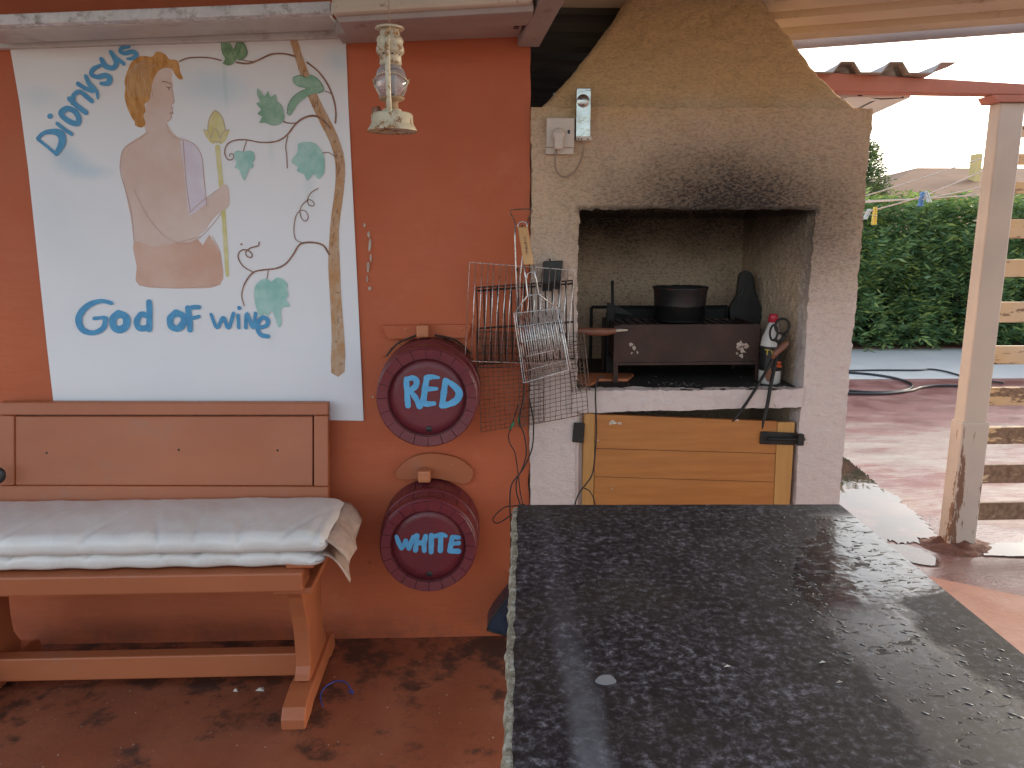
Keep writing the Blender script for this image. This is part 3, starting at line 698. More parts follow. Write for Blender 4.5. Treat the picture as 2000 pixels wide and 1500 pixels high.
build('edge_trim', MB().hexa([(1.25, E0.y+.03+sl_*(1.25-E0.x), 2.235), (5.2, E0.y+.03+sl_*(5.2-E0.x), 2.235), (5.2, E0.y+.05+sl_*(5.2-E0.x), 2.235), (1.25, E0.y+.05+sl_*(1.25-E0.x), 2.235)],
      [(1.25, E0.y+.03+sl_*(1.25-E0.x), 2.30), (5.2, E0.y+.03+sl_*(5.2-E0.x), 2.30), (5.2, E0.y+.05+sl_*(5.2-E0.x), 2.30), (1.25, E0.y+.05+sl_*(1.25-E0.x), 2.30)]), M['mauve_board'], roof)

# ================================================================== FIREPLACE
XL, XR = .168, 1.322
OL, OR_, OB, OT = .333, 1.153, .953, 1.585
YF = -.014
ZT = 1.917
def vd(p):
    q = Vector(p)
    a = Vector((noise.noise(q*38), noise.noise(q*38+Vector((7, 0, 0))), noise.noise(q*38+Vector((0, 9, 0)))))*.0050
    b = Vector((noise.noise(q*85), noise.noise(q*85+Vector((5, 0, 0))), noise.noise(q*85+Vector((0, 3, 0)))))*.0030
    c = Vector((noise.noise(q*4.5), noise.noise(q*4.5+Vector((17, 0, 0))), noise.noise(q*4.5+Vector((0, 19, 0)))))*.006
    k = 1 if q.z > .9 else .55
    return q+(a+b)*k+c
def patch(mb, p00, p10, p11, p01, st=.006):
    p00, p10, p11, p01 = map(Vector, (p00, p10, p11, p01))
    nu = max(1, round(max((p10-p00).length, (p11-p01).length)/st)); nv = max(1, round(max((p01-p00).length, (p11-p10).length)/st))
    o = len(mb.v)
    for i in range(nu+1):
        u = i/nu
        for j in range(nv+1):
            v = j/nv
            mb.v.append(vd(p00.lerp(p10, u).lerp(p01.lerp(p11, u), v)))
    for i in range(nu):
        for j in range(nv):
            mb.f.append((o+i*(nv+1)+j, o+(i+1)*(nv+1)+j, o+(i+1)*(nv+1)+j+1, o+i*(nv+1)+j+1))
fp = thing('fireplace', ((XL+XR)/2, YF, 0), 'rough beige rendered barbecue fireplace with soot above its mouth', 'fireplace')
q = MB()
YB = .76
DB, DT, DL, DR = .05, .872, .30, 1.145      # door opening
patch(q, (XL, YF, 0), (OL, YF, 0), (OL, YF, OT), (XL, YF, OT))
patch(q, (OR_, YF, 0), (XR, YF, 0), (XR, YF, OT), (OR_, YF, OT))
patch(q, (XL, YF, OT), (XR, YF, OT), (XR, YF, ZT), (XL, YF, ZT))
patch(q, (XL, YB, 0), (XL, YF, 0), (XL, YF, ZT), (XL, YB, ZT), .02)
patch(q, (XR, YF, 0), (XR, YB, 0), (XR, YB, ZT), (XR, YF, ZT), .012)
patch(q, (XL, YF, ZT), (XR, YF, ZT), (XR, .06, ZT+.004), (XL, .06, ZT+.004))
patch(q, (XL, YB, 0), (XR, YB, 0), (XR, YB, ZT), (XL, YB, ZT), .04)
# door recess and jambs below the shelf
patch(q, (OL, YF, 0), (OL, .5, 0), (OL, .5, .87), (OL, YF, .87), .02)
patch(q, (OR_, .5, 0), (OR_, YF, 0), (OR_, YF, .88), (OR_, .5, .88), .02)
patch(q, (OL, .5, 0), (OR_, .5, 0), (OR_, .5, .9), (OL, .5, .9), .04)
# inner lip of lintel
patch(q, (OL, YF, OT), (OR_, YF, OT), (OR_, .09, OT+.01), (OL, .09, OT+.01))
build('rendered_body', q, M['stucco'], fp, True)
q = MB()
NY = .72
patch(q, (OL, NY, OB-.02), (OR_, NY, OB-.02), (OR_, NY, 2.0), (OL, NY, 2.0))
patch(q, (OL, YF, OB-.02), (OL, NY, OB-.02), (OL, NY, 2.0), (OL, YF, OT), .012)
patch(q, (OR_, NY, OB-.02), (OR_, YF, OB-.02), (OR_, YF, OT), (OR_, NY, 2.0), .010)
patch(q, (OL, .09, OT+.01), (OR_, .09, OT+.01), (OR_, .14, 2.0), (OL, .14, 2.0), .02)
build('firebox_lining', q, M['stucco'], fp, True)
# hood: follows the photographed outline, leaning back
prof = [(1.915, W(1052, 212).x, W(1676, 212).x)]
Lp = [(1072, 196), (1112, 150), (1165, 82), (1215, 14), (1240, -30), (1262, -80)]
Rp = [(1640, 182), (1606, 142), (1578, 95), (1552, 55), (1515, -5), (1485, -45), (1470, -80)]
Lw = [W(1050, 213)]+[W(*p) for p in Lp]; Rw = [W(1676, 213)]+[W(*p) for p in Rp]
q = MB()
nz, nx = 62, 110; zt_ = 2.42
for j in range(nz+1):
    z = 1.905+(zt_-1.905)*j/nz
    xl = np.interp(z, [p.z for p in Lw], [p.x for p in Lw]); xr = np.interp(z, [p.z for p in Rw], [p.x for p in Rw])
    t_ = (z-1.905)/.5
    row = []
    for i in range(-30, nx+31):
        if i < 0: p = Vector((xl, .004+.10*t_+(-i)/30*.68, z))
        elif i > nx: p = Vector((xr, .004+.10*t_+(i-nx)/30*.68, z))
        else:
            u = i/nx; p = Vector((xl+(xr-xl)*u, .004+.10*t_-.012*math.sin(math.pi*u)*math.sin(math.pi*min(t_, 1)), z))
            e_ = min(u, 1-u)*(xr-xl)
            if e_ < .02: p.y += .012*(1-e_/.02)**2
        d = vd(p); d += noise.noise_vector(p*12)*.004
        q.v.append(d)
m = nx+61
for j in range(nz):
    for i in range(m-1): q.f.append((j*m+i, j*m+i+1, (j+1)*m+i+1, (j+1)*m+i))
build('hood', q, M['stucco_hood'], fp, True)
# shelf
build('shelf_top', B((OL+.003, -.012, OB-.022), (OR_-.003, NY-.004, OB)), M['shelf'], fp, bevel=.004)
q = MB()
a0 = W(1150, 808, -.02); a1 = W(1562, 794, -.02)
patch(q, (OL-.02, -.02, .872), (OR_+.0, -.02, .888), (OR_, -.02, OB+.0), (OL-.02, -.02, OB+.0), .008)
patch(q, (OL-.02, -.02, OB), (OR_, -.02, OB), (OR_, .02, OB+.002), (OL-.02, .02, OB+.002), .008)
patch(q, (OL-.02, .45, .872), (OR_, .45, .888), (OR_, -.02, .888), (OL-.02, -.02, .872), .02)
build('shelf_edge', q, M['white_render'], fp, True)
# plastered pier faces low down are smoother
# door
yd = -.004
def DP(px, py, y=yd): return W(px, py, y)
def dpl(name, quad, th, mat, par, bev=.002, y=yd):
    P = [DP(x, yy, y) for x, yy in quad]
    return build(name, MB().hexa([Vector((p.x, y+th, p.z)) for p in (P[0], P[1], P[2], P[3])], P), mat, par, bevel=bev)
door = build('door', MB().hexa([DP(1134, 1250, .03), DP(1530, 1250, .03), DP(1548, 830, .03), DP(1137, 812, .03)], [DP(1134, 1250, .018), DP(1530, 1250, .018), DP(1548, 830, .018), DP(1137, 812, .018)]), M['pine'], fp)
dpl('stile', [(1131,1250),(1154,1250),(1162,808),(1141,806)], .02, M['pine_light'], door)
dpl('stile', [(1498,1250),(1526,1250),(1553,825),(1519,825)], .02, M['pine_light'], door)
OB_ = 0
rows = [(809, 823), (876, 886), (931, 942), (992, 1004), (1055, 1068), (1120, 1134), (1190, 1204)]
def sx(y, l):
    return np.interp(y, [808, 1250], [1163, 1155]) if l else np.interp(y, [825, 1250], [1518, 1497])
for k in range(6):
    (a, b), (c, d) = rows[k], rows[k+1]
    dpl('plank', [(sx(c, 1), c-.4), (sx(d, 0), d-.4), (sx(b, 0), b+.4), (sx(a, 1), a+.4)], .02, M['pine'], door, .0012, yd+.002+.0009*(k % 2))
fm = MB()
for (px, py, s_) in ((1200,826,7),(1192,828,3),(1210,827,4),(1197,822,4),(1196,955,2),(1197,950,1.5),(1168,860,2),(1440,821,4)):
    pts = [W(px+s_*(.5+rnd.random())*math.cos(a_), py+.45*s_*(.5+rnd.random())*math.sin(a_), yd-.0005) for a_ in [k*math.pi/4 for k in range(8)]]
    qq = plate(pts, (0, .003, 0)); fm.add(qq.v, qq.f)
build('chipped_varnish', fm, M['crumb'], door)
build('jamb', B((OL-.012, .000, .02), (W(1131, 900, 0).x-.001, .05, .868)), M['white_render'], fp, bevel=.003)
build('jamb', B((OL-.03, .0195, .02), (W(1160, 900, 0).x, .06, .868)), M['white_render'], fp)
lat = dpl('latch', [(1484,868),(1552,870),(1554,846),(1486,843)], .008, M['black_metal'], door, .006, -.014)
lo = smoothline([W(x, y, -.016) for x, y in ((1486,845),(1500,842),(1540,843),(1556,847),(1557,868),(1540,872),(1500,871),(1486,868),(1481,857))], 2, True)
build('bolt', MB().tube([W(1500, 857, -.026), W(1545, 858, -.026), W(1572, 858, -.026)], .006, 8), M['black_metal'], door, True)
build('staple', B(W(1558, 871, -.035), W(1567, 846, -.012)), M['black_metal'], door, bevel=.003)
dpl('hinge', [(1118,864),(1140,866),(1143,827),(1121,826)], .012, M['black_metal'], door, .004, -.024)

# ---- wire to the socket
sk = thing('socket', W(1093, 300, YF), 'aged white double socket with a plug on the fireplace front', 'socket')
build('plate', B(W(1067, 288, -.040), W(1121, 232, -.012)), M['socket'], sk, bevel=.004)
build('lower_strip', B(W(1066, 301, -.034), W(1119, 290, -.012)), M['socket'], sk, bevel=.002)
pl = build('plug', MB().lathe(W(1090, 264, -.038), (0, -1, 0), [(.001, .03), (.016, .03), (.021, .024), (.023, 0)], 20), M['socket'], sk, True)
build('plug_grip', B(W(1083, 291, -.07), W(1100, 258, -.05)), M['socket'], sk, bevel=.005)
build('rocker', B(W(1109, 261, -.042), W(1113, 254, -.038)), M['black_plastic'], sk)
mbx = thing('fitting', W(1139, 273, YF), 'shiny steel box fitting beside the white socket on the fireplace', 'fitting')
build('box', B(W(1125, 270, -.045), W(1152, 176, -.010)), M['mirror_metal'], mbx, bevel=.002)
build('flange', B(W(1126, 274, -.048), W(1153, 269, -.010)), M['socket'], mbx, bevel=.001)
build('round_cover', MB().lathe(W(1139, 197, -.045), (0, -1, 0), [(.001, .003), (.019, .003), (.021, 0)], 24), M['mirror_metal'], mbx, True)
for x in (1130, 1136, 1148): build('screw', MB().lathe(W(x, 271.5, -.048), (0, -1, 0), [(.001, .002), (.0025, .0015), (.003, 0)], 8), M['black_metal'], mbx)
cd = build('cord', MB().tube(smoothline([W(x, y, -.045) for x, y in ((1087,290),(1084,310),(1086,332),(1097,344),(1110,344),(1126,330),(1137,305),(1141,276))], 6), .0034, 8), M['white_cord'], None, True)
tag(cd, 'thin dusty white cord looping between socket and steel box', 'cord')

# ---- things in the firebox
SH = OB+.001
gr = thing('charcoal_grill', W(1345, 750, .15), 'rusty brown trough grill on legs inside the fireplace', 'grill')
gy0, gy1 = .13, .42
tl = W(1208, 634, gy0); br = W(1482, 708, gy0)
gx0, gx1, gz1, gz0 = tl.x, br.x, tl.z, br.z
fpnl = build('front_panel', B((gx0, gy0, gz0), (gx1, gy0+.006, gz1)), M['grill'], gr, bevel=.002)
build('flange', B((gx0-.01, gy0-.008, gz0-.006), (gx1+.005, gy0+.0, gz0+.004)), M['grill'], fpnl)
build('back_panel', B((gx0, gy1-.006, gz0), (gx1, gy1, gz1-.01)), M['grill'], gr)
for x in (gx0, gx1-.006): build('end_panel', B((x, gy0+.0065, gz0), (x+.006, gy1-.0065, gz1-.005)), M['grill'], gr)
build('trough_bottom', B((gx0+.0065, gy0+.0065, gz0), (gx1-.0065, gy1-.0065, gz0+.006)), M['grill'], gr)
for x in (gx0-.016, gx1-.012):
    for y in (gy0-.004, gy1-.01): build('leg', B((x, y, SH), (x+.018, y+.014, gz1-.004 if x < .8 else gz0+.02)), M['grill'], gr, bevel=.001)
fm = MB()
for (px, py, s_) in ((1232,672,5),(1238,680,5),(1245,688,3),(1234,690,3),(1446,672,8),(1450,684,8),(1442,680,6),(1457,676,5),(1440,690,3),(1448,694,5)):
    pts = [W(px+s_*(.3+rnd.random())*math.cos(a_), py+s_*(.3+rnd.random())*math.sin(a_), gy0-.0005-.0001*s_) for a_ in [k*math.pi/5 for k in range(10)]]
    build('flaked_spot', plate(pts, (0, .0015, 0)), M['flake'], fpnl)
for k in range(14):
    x = gx0+.03+k*(gx1-gx0-.06)/13
    build('grate_bar', MB().tube([(x, gy0+.007, gz1-.012), (x, gy1-.007, gz1-.012)], .003, 6), M['black_metal'], gr)
for (px, py) in ((1370, 640), (1378, 630), (1450, 632)): pass
rk = thing('tray', W(1290, 690, .5), 'black iron frame standing behind the trough grill', 'tray')
a = W(1155, 600, .5); b = W(1420, 604, .5); c = W(1420, 690, .5)
build('rim', MB().tube([(a.x, .5, a.z), (b.x, .5, a.z)], .007, 6), M['black_metal'], rk)
build('rim', MB().tube([(a.x, .5, a.z), (a.x, .5, SH)], .007, 6), M['black_metal'], rk)
build('panel', B((a.x+.10, .505, SH+.06), (b.x, .515, a.z-.004)), M['black_metal'], rk)
build('rim', MB().tube([(b.x, .5, a.z), (b.x, .5, SH)], .007, 6), M['black_metal'], rk)
# pot
pc = W(1326, 632, .33); k_ = (W(1001, 600, .33)-W(1000, 600, .33)).length
pr = 52*k_; pz = gz1-.008; pt = W(1326, 563, .33-pr).z
q = MB(); n = 48; pf = [(pr*.90, 0), (pr*.92, .004), (pr*.95, (pt-pz)*.5), (pr, pt-pz-.012), (pr*1.04, pt-pz-.006), (pr*1.04, pt-pz), (pr*.97, pt-pz-.003), (pr*.93, .008), (.001, .006)]
q.lathe((pc.x, .33, pz), (0, 0, 1), [(.001, 0)]+pf, n)
for v in q.v:
    if v.z > pt-.008:
        v.z += noise.noise(v*40)*.004
pot = build('pot_body', q, M['pot'], None, True)
pot.name = 'cooking_pot'; tag(pot, 'round black sooty pot standing on the trough grill', 'pot')
# bellows
bo = [(1455,528),(1466,534),(1471,552),(1474,572),(1482,588),(1488,605),(1488,622),(1483,634),(1470,640),(1445,640),(1432,632),(1426,615),(1427,600),(1434,588),(1441,576),(1444,555),(1447,536)]
bl = thing('bellows', W(1457, 640, .46), 'black pear shaped bellows leaning at the right of the firebox', 'bellows')
build('board', plate(smoothline([W(x, y, .44) for x, y in bo], 4, True), (0, .012, 0)), M['bellows'], bl, bevel=.003)
bo2 = [(1457+(x-1457)*.93, 590+(y-590)*.95) for x, y in bo]
build('leather_side', plate(smoothline([W(x, y, .453) for x, y in bo2], 4, True), (0, .04, 0)), M['bellows'], bl, bevel=.004)
build('board', plate(smoothline([W(x+3, y+1, .494) for x, y in bo], 4, True), (0, .012, 0)), M['bellows'], bl, bevel=.003)
build('strap', MB().tube([W(x, y, .432) for x, y in ((1452,565),(1446,578),(1440,592))], .003, 6), M['black_plastic'], bl)
# bellows rest: their lower half stands behind the grill on a brick
bk = build('brick', B((W(1430, 700, .47).x, .43, SH), (W(1492, 700, .47).x, .52, W(1457, 641, .44).z)), M['black_metal'], None, bevel=.003)
tag(bk, 'sooty block under the black bellows in the fireplace', 'block')
# bottle
by = .10; bc = W(1502, 748, by); kb = (W(1001, 700, by)-W(1000, 700, by)).length
def bz(py): return W(1502, py, by).z
bot = thing('bottle', (bc.x, by, SH), 'white squeeze bottle with red cap and black label in the fireplace', 'bottle')
rr = 21*kb
build('bottle_body', MB().lathe((bc.x, by, SH), (0, 0, 1), [(.001, 0), (rr*.9, .0), (rr, .006), (rr, bz(672)-SH), (rr*.9, bz(660)-SH), (rr*.62, bz(645)-SH), (rr*.38, bz(630)-SH), (.001, bz(628)-SH)], 28), M['bottle_white'], bot, True)
build('cap', MB().lathe((bc.x, by, bz(629)), (0, 0, 1), [(.001, 0), (rr*.45, 0), (rr*.40, bz(616)-bz(629)), (rr*.30, bz(613)-bz(629)), (.001, bz(612.5)-bz(629))], 20), M['red'], bot, True)
lb = build('label', MB().lathe((bc.x, by, bz(722)), (0, 0, 1), [(rr*1.01, 0), (rr*1.012, bz(675)-bz(722))], 28), M['label_black'], bot, True)
def curved(pts, wpx, mat, name):
    mb = MB()
    for line, ww in zip(pts, wpx):
        P = []
        for x, y in line:
            u = (x-1502)/21; th = math.asin(max(-.98, min(.98, u)))
            P.append(Vector((bc.x+math.sin(th)*rr*1.03, by-math.cos(th)*rr*1.03, bz(y))))
        mb.tube(smoothline(P, 4), ww*kb/2, 6)
    return build(name, mb, mat, lb)
curved([[(1485,681),(1492,681)], [(1488.5,681),(1488.5,691)], [(1494,681),(1497,686)], [(1500,681),(1497,686),(1496,691)], [(1503,681),(1507,681)]], [1.8]*5, M['yellow'], 'lettering')
curved([[(1496,700),(1504,704),(1514,706)], [(1502,710),(1516,713)]], [6, 7], M['label_red'], 'flame_print')
# tongs
tg = thing('tongs', W(1500, 820, -.05), 'black iron scissor tongs leaning over the shelf edge', 'tongs')
def T(x, y, yy): return W(x, y, yy)
A = smoothline([T(1512,662,.02), T(1522,672,.02), T(1515,692,.02), T(1498,722,.0), T(1478,756,-.03), T(1456,790,-.045), T(1440,812,-.05), T(1430,824,-.05)], 4)
Bq = smoothline([T(1534,655,.03), T(1524,668,.03), T(1518,690,.03), T(1512,720,.01), T(1505,755,-.028), T(1499,790,-.04), T(1492,818,-.045), T(1489,838,-.045)], 4)
build('arm', MB().tube(A, [.006]*(len(A)-6)+[.006, .0055, .005, .004, .003, .002], 8), M['black_metal'], tg, True)
build('arm', MB().tube(Bq, [.007]*(len(Bq)-6)+[.006, .0055, .005, .004, .003, .002], 8), M['black_metal'], tg, True)
rc = T(1528, 637, .03)
build('finger_loop', MB().tube([rc+Vector((math.cos(a_)*.026, .0, math.sin(a_)*.027)) for a_ in [k*math.pi/10 for k in range(20)]], .0045, 8, True), M['black_metal'], tg, True)
rc = T(1512, 650, .035)
build('finger_loop', MB().tube([rc+Vector((math.cos(a_)*.014, .004, math.sin(a_)*.028)) for a_ in [k*math.pi/10 for k in range(20)]], .004, 8, True), M['black_metal'], tg, True)
wh = build('wooden_brush', MB().tube([T(1508,700,-.01), T(1516,688,-.01), T(1532,674,-.01), T(1538,668,-.01)], [.007, .011, .012, .007], 10), M['dark_handle'], None, True)
tag(wh, 'short brown wooden handle crossing the iron tongs', 'handle')
lt = build('spoon', plate(smoothline([T(x, y, .04) for x, y in ((1498,718),(1504,716),(1507,728),(1505,742),(1500,746),(1495,736),(1494,724))], 3, True), (0, .006, 0)), M['dark_handle'], None)
tag(lt, 'brown wooden spatula blade in front of the white bottle', 'spatula')
# poker + wedge, turned handle, orange board, twig
pk = thing('poker', W(1197, 600, .35), 'upright black iron rod on a plate left of the pot', 'poker')
build('rod', MB().tube([W(1196, 548, .35), W(1197, 640, .35)], .006, 8), M['black_metal'], pk, True)
build('plate', MB().hexa([W(1184, 611, .34), W(1240, 616, .34), W(1240, 616, .38), W(1184, 611, .38)], [W(1186, 590, .34), W(1208, 598, .34), W(1208, 598, .38), W(1186, 590, .38)]), M['black_metal'], pk, bevel=.002)
build('stand', B((W(1182, 700, .36).x, .34, SH), (W(1196, 700, .36).x, .37, W(1190, 611, .34).z)), M['black_metal'], pk, bevel=.002)
sp = thing('basting_brush', W(1180, 646, .0), 'turned brown wooden handle with pale metal tip beside the grill baskets', 'tool')
build('handle', MB().tube([W(1106, 645, .03), W(1130, 646, .03), W(1160, 648, .03), W(1185, 648, .03), W(1202, 646, .03)], [.008, .011, .015, .014, .009], 12), M['dark_handle'], sp, True)
build('metal_tip', MB().tube([W(1201, 646, .03), W(1212, 645, .03), W(1226, 645, .03)], [.006, .005, .0025], 10), M['crumb'], sp, True)
oc = [(1118,738),(1140,733),(1232,733),(1238,735),(1226,745),(1168,745),(1160,752),(1145,756),(1128,748)]
ot = build('board', plate([G(x, y, SH+.001) for x, y in oc], (0, 0, .01)), M['terracotta'], None, bevel=.001)
ot.name = 'orange_board'; tag(ot, 'flat orange scrap of board lying on the sooty shelf', 'board')
am = MB()
for k in range(150):
    p = Vector((rnd.uniform(.45, 1.1), rnd.uniform(.0, .5), SH)); s_ = rnd.uniform(.002, .008)
    if rnd.random() < .5: p = Vector((rnd.gauss(.72, .07), rnd.uniform(.03, .12), SH))
    vs = [p+Vector((rnd.uniform(-s_, s_), rnd.uniform(-s_, s_), rnd.uniform(0, s_))) for _ in range(4)]
    am.add(vs, [(0,1,2),(0,2,3),(0,3,1),(1,3,2)])
tag(build('ash', am, M['ash']), 'scattered ash and charcoal crumbs on the black fireplace shelf', 'ash', kind='stuff')

# ================================================================== WIRE RACKS
def wl(pts, r, n=5, y=-.05, per=0):
    P = [W(x, yy, y) for x, yy in pts]
    if per: P = smoothline(P, per)
    return MB().tube(P, r, n)
def rack(name, label, TL, TR, BR, BL, nb, y, rb, rf, mat, ncross=(), group=None, jit=.8, double=0, solid=False):
    t = thing(name, W((BL[0]+BR[0])/2, (BL[1]+BR[1])/2, y), label, 'grill rack', group)
    TL, TR, BR, BL = [Vector((*p, 0)) for p in (TL, TR, BR, BL)]
    q = MB().tube([W(p.x, p.y, y) for p in (TL, TR, BR, BL)], rf, 6, True)
    if double:
        q.tube([W(p.x, p.y, y+.006) for p in (TL+Vector((2, double, 0)), TR+Vector((-1, double, 0)))], rf, 6)
    build('frame', q, mat, t, True)
    for k in range(1, nb):
        u = k/nb; a = TL.lerp(TR, u); b = BL.lerp(BR, u)
        a.x += rnd.uniform(-jit, jit); b.x += rnd.uniform(-jit, jit)
        mid = a.lerp(b, .5)+Vector((rnd.uniform(-1.2, 1.2), 0, 0))
        build('bar', wl([(a.x, a.y), (mid.x, mid.y), (b.x, b.y)], rb, 5, y-.003), mat, t, True)
    for c in ncross:
        a = TL.lerp(BL, c); b = TR.lerp(BR, c)
        build('crossbar', wl([(a.x, a.y), (b.x, b.y)], rf, 5, y+.004), mat, t, True)
    return t
def mesh_basket(name, label, TL, TR, BR, BL, nx_, ny_, y, r, mat, jit=1.0, bow=0):
    t = thing(name, W((BL[0]+BR[0])/2, (BL[1]+BR[1])/2, y), label, 'grill basket', 'fine wire mesh baskets hanging on the corner')
    TL, TR, BR, BL = [Vector((*p, 0)) for p in (TL, TR, BR, BL)]
    build('frame', MB().tube([W(p.x, p.y, y) for p in (TL, TR, BR, BL)], r*1.9, 6, True), mat, t, True)
    def pt(u, v): return TL.lerp(TR, u).lerp(BL.lerp(BR, u), v)
    for k in range(1, nx_):
        u = k/nx_; P = []
        for s_ in range(7):
            p = pt(u, s_/6); P.append((p.x+rnd.uniform(-jit, jit), p.y))
        build('wire', wl(P, r, 4, y-.002, 2), mat, t, True)
    for k in range(1, ny_):
        v = k/ny_; P = []
        for s_ in range(7):
            p = pt(s_/6, v); P.append((p.x, p.y+rnd.uniform(-jit, jit)+bow*math.sin(math.pi*s_/6)))
        build('wire', wl(P, r, 4, y+.001, 2), mat, t, True)
    return t
bgd = mesh_basket('mesh_basket', 'rusty fine mesh basket, lowest and furthest left of the hanging racks', (930,648), (1060,652), (1062,822), (940,844), 13, 22, -.055, .0011, M['rust_wire'])
mesh_basket('mesh_basket', 'rusty fine mesh basket hanging over the white pier beside the firebox', (1018,690), (1138,664), (1149,808), (1012,834), 13, 17, -.048, .0011, M['rust_wire'], 1.2)
mesh_basket('mesh_basket', 'narrow rusty mesh basket hanging at the left jamb of the firebox', (1104,650), (1140,650), (1152,762), (1118,766), 5, 15, -.062, .0012, M['rust_wire'], .8)
rack('grill_rack', 'heavy black charred grate with double top rod on the wall corner', (931,562), (1118,548), (1121,700), (934,712), 14, -.075, .0026, .0036, M['black_wire'], (.53,), double=6)
rack('grill_rack', 'wide thin steel wire rack, uppermost of the hanging racks', (917,512), (1122,528), (1106,712), (908,705), 17, -.10, .0014, .0018, M['chrome'])
# loop of coiled wire at the rack end
rack('grill_rack', 'small dark close barred rack behind the steel racks', (930,646), (1010,650), (1008,716), (932,718), 12, -.068, .0012, .002, M['rust_wire'], (.2,.4,.6,.8))
# hinged basket with wooden handle
hb = thing('handled_basket', W(1065, 740, -.13), 'folding steel grill basket with long handle and pale wooden grip', 'grill basket')
for s_, yy in ((0, -.135), (1, -.112)):
    ox = s_*4
    build('frame', MB().tube([W(x, y, yy) for x, y in ((1004+ox,612),(1088+ox,602),(1111+ox,722),(1022+ox,748))], .0024, 6, True), M['chrome'], hb, True)
    for k in range(1, 10):
        u = k/10; a = (1004+84*u+ox, 612-10*u); b = (1022+89*u+ox, 748-26*u)
        build('wire', wl([a, ((a[0]+b[0])/2+rnd.uniform(-1, 1), (a[1]+b[1])/2), b], .0016, 5, yy), M['chrome'], hb, True)
    for v in (.2, .42, .64, .84):
        a = (1004+18*v+ox, 612+136*v); b = (1088+23*v+ox, 602+120*v)
        build('crossbar', wl([a, b], .0018, 5, yy+.003), M['chrome'], hb, True)
build('handle_wire', wl([(1004,612),(1031,577),(1027,545),(1023,516)], .0028, 6, -.135), M['chrome'], hb, True)
build('handle_wire', wl([(1088,602),(1052,575),(1047,545),(1042,516)], .0028, 6, -.135), M['chrome'], hb, True)
build('tie_wire', wl([(1032,577),(1052,575)], .002, 5, -.135), M['chrome'], hb, True)
build('locking_loop', wl([(1029,545),(1030,536),(1036,532),(1043,534),(1046,545)], .0018, 5, -.142, 4), M['chrome'], hb, True)
gp = build('grip', MB().hexa([W(1023,518,-.125), W(1042,517,-.125), W(1031,443,-.125), W(1011,443,-.125)], [W(1023,518,-.15), W(1042,517,-.15), W(1031,443,-.15), W(1011,443,-.15)]), M['light_wood'], hb, bevel=.004)
# lettering burnt into the grip (reads down the handle)
gl = []
def gpt(u, v):      # u across the grip left-right -1..1, v down 0..1
    return (1021+11.5*v+9*u, 443+75*v)
letters = {'A': [[(-.5,0),(.5,.5),(-.5,1)], [(-.1,.25),(-.1,.75)]], 'L': [[(.5,0),(-.5,0),(-.5,1)]], 'T': [[(.5,0),(.5,1)], [(.5,.5),(-.5,.5)]], 'I': [[(.5,.5),(-.5,.5)]], 'R': [[(-.5,0),(.5,0),(.5,.7),(0,.8),(0,.1)], [(0,.4),(-.5,1)]], 'S': [[(.4,1),(.5,.3),(.1,.1),(-.1,.8),(-.5,.7),(-.4,0)]], 'M': [[(-.5,0),(.5,0),(0,.5),(.5,1),(-.5,1)]], 'N': [[(-.5,0),(.5,0),(-.5,1),(.5,1)]]}
v0 = .26
qk = MB()
for ch in 'MISTRAL'[:7]:
    for ln in letters[ch]:
        P = [W(*gpt(.05+a_*.42, v0+b_*.052), -.1515) for a_, b_ in ln]
        qk.tube(P, .0008, 4)
    v0 += .068
build('lettering', qk, M['ink'], gp)
build('hanging_ring', MB().tube([W(1020.5+9*math.cos(a_), 441-8*math.sin(a_), -.137) for a_ in [k*math.pi/9 for k in range(18)]], .002, 6, True), M['chrome'], hb, True)
# second long handle behind
h2 = thing('wire_handle', W(1010, 620, -.11), 'bare steel rod handle with flared end loop behind the wooden grip', 'handle')
build('rod', wl([(1006,435),(1006,470),(1008,540),(1010,620)], .0028, 6, -.11), M['chrome'], h2, True)
build('rod', wl([(1031,432),(1024,470),(1016,540),(1014,620)], .0022, 6, -.108), M['chrome'], h2, True)
build('end_loop', wl([(1006,436),(1005,430),(997,416),(998,410),(1010,409),(1036,408),(1040,412),(1033,424),(1031,433)], .0022, 6, -.11), M['rust_wire'], h2, True)
# nail and hook carrying all this
nl = build('hook', MB().tube([W(1020, 446, .0), W(1020, 444, -.10), W(1020, 441, -.155)], .003, 6), M['black_metal']); tag(nl, 'iron nail carrying the handled grill basket', 'hook')
nl = build('hook', MB().tube([W(1010, 530, .0), W(1010, 528, -.11), W(1010, 524, -.113)], .003, 6), M['black_metal']); tag(nl, 'iron nail carrying the steel wire racks', 'hook')
ad = thing('adapter', W(1077, 565, -.05), 'black plastic power adapter box behind the upper racks', 'adapter')
build('body', MB().hexa([W(1056,562,-.06), W(1094,566,-.06), W(1094,566,-.014), W(1056,562,-.014)], [W(1061,510,-.06), W(1100,509,-.06), W(1100,509,-.014), W(1061,510,-.014)]), M['black_plastic'], ad, bevel=.004)
build('stub', MB().tube([W(1074,511,-.04), W(1074,505,-.04)], .003, 6), M['black_plastic'], ad)
build('foot', B(W(1058, 569, -.05), W(1076, 562, -.02)), M['black_plastic'], ad, bevel=.003)
def cable(pts, label, y=-.04, r=.0026, name='cable', mat='cable'):
    o = build(name, MB().tube(smoothline([W(x, yy, y if not isinstance(y, list) else np.interp(i, range(len(y)), y)) for i, (x, yy) in enumerate(pts)], 6), r, 7), M[mat], None, True)
    return tag(o, label, 'cable')
cable([(1020,700),(1023,768),(1015,820),(1024,850),(1028,885),(1018,920),(1000,945),(996,980),(998,1040),(997,1120)], 'black cable falling left past the counter corner', -.07)
cable([(1034,780),(1041,815),(1042,850),(1038,880),(1024,912),(1010,935),(1009,962),(1018,1000),(1020,1100)], 'black cable hanging over the white pier', -.06)
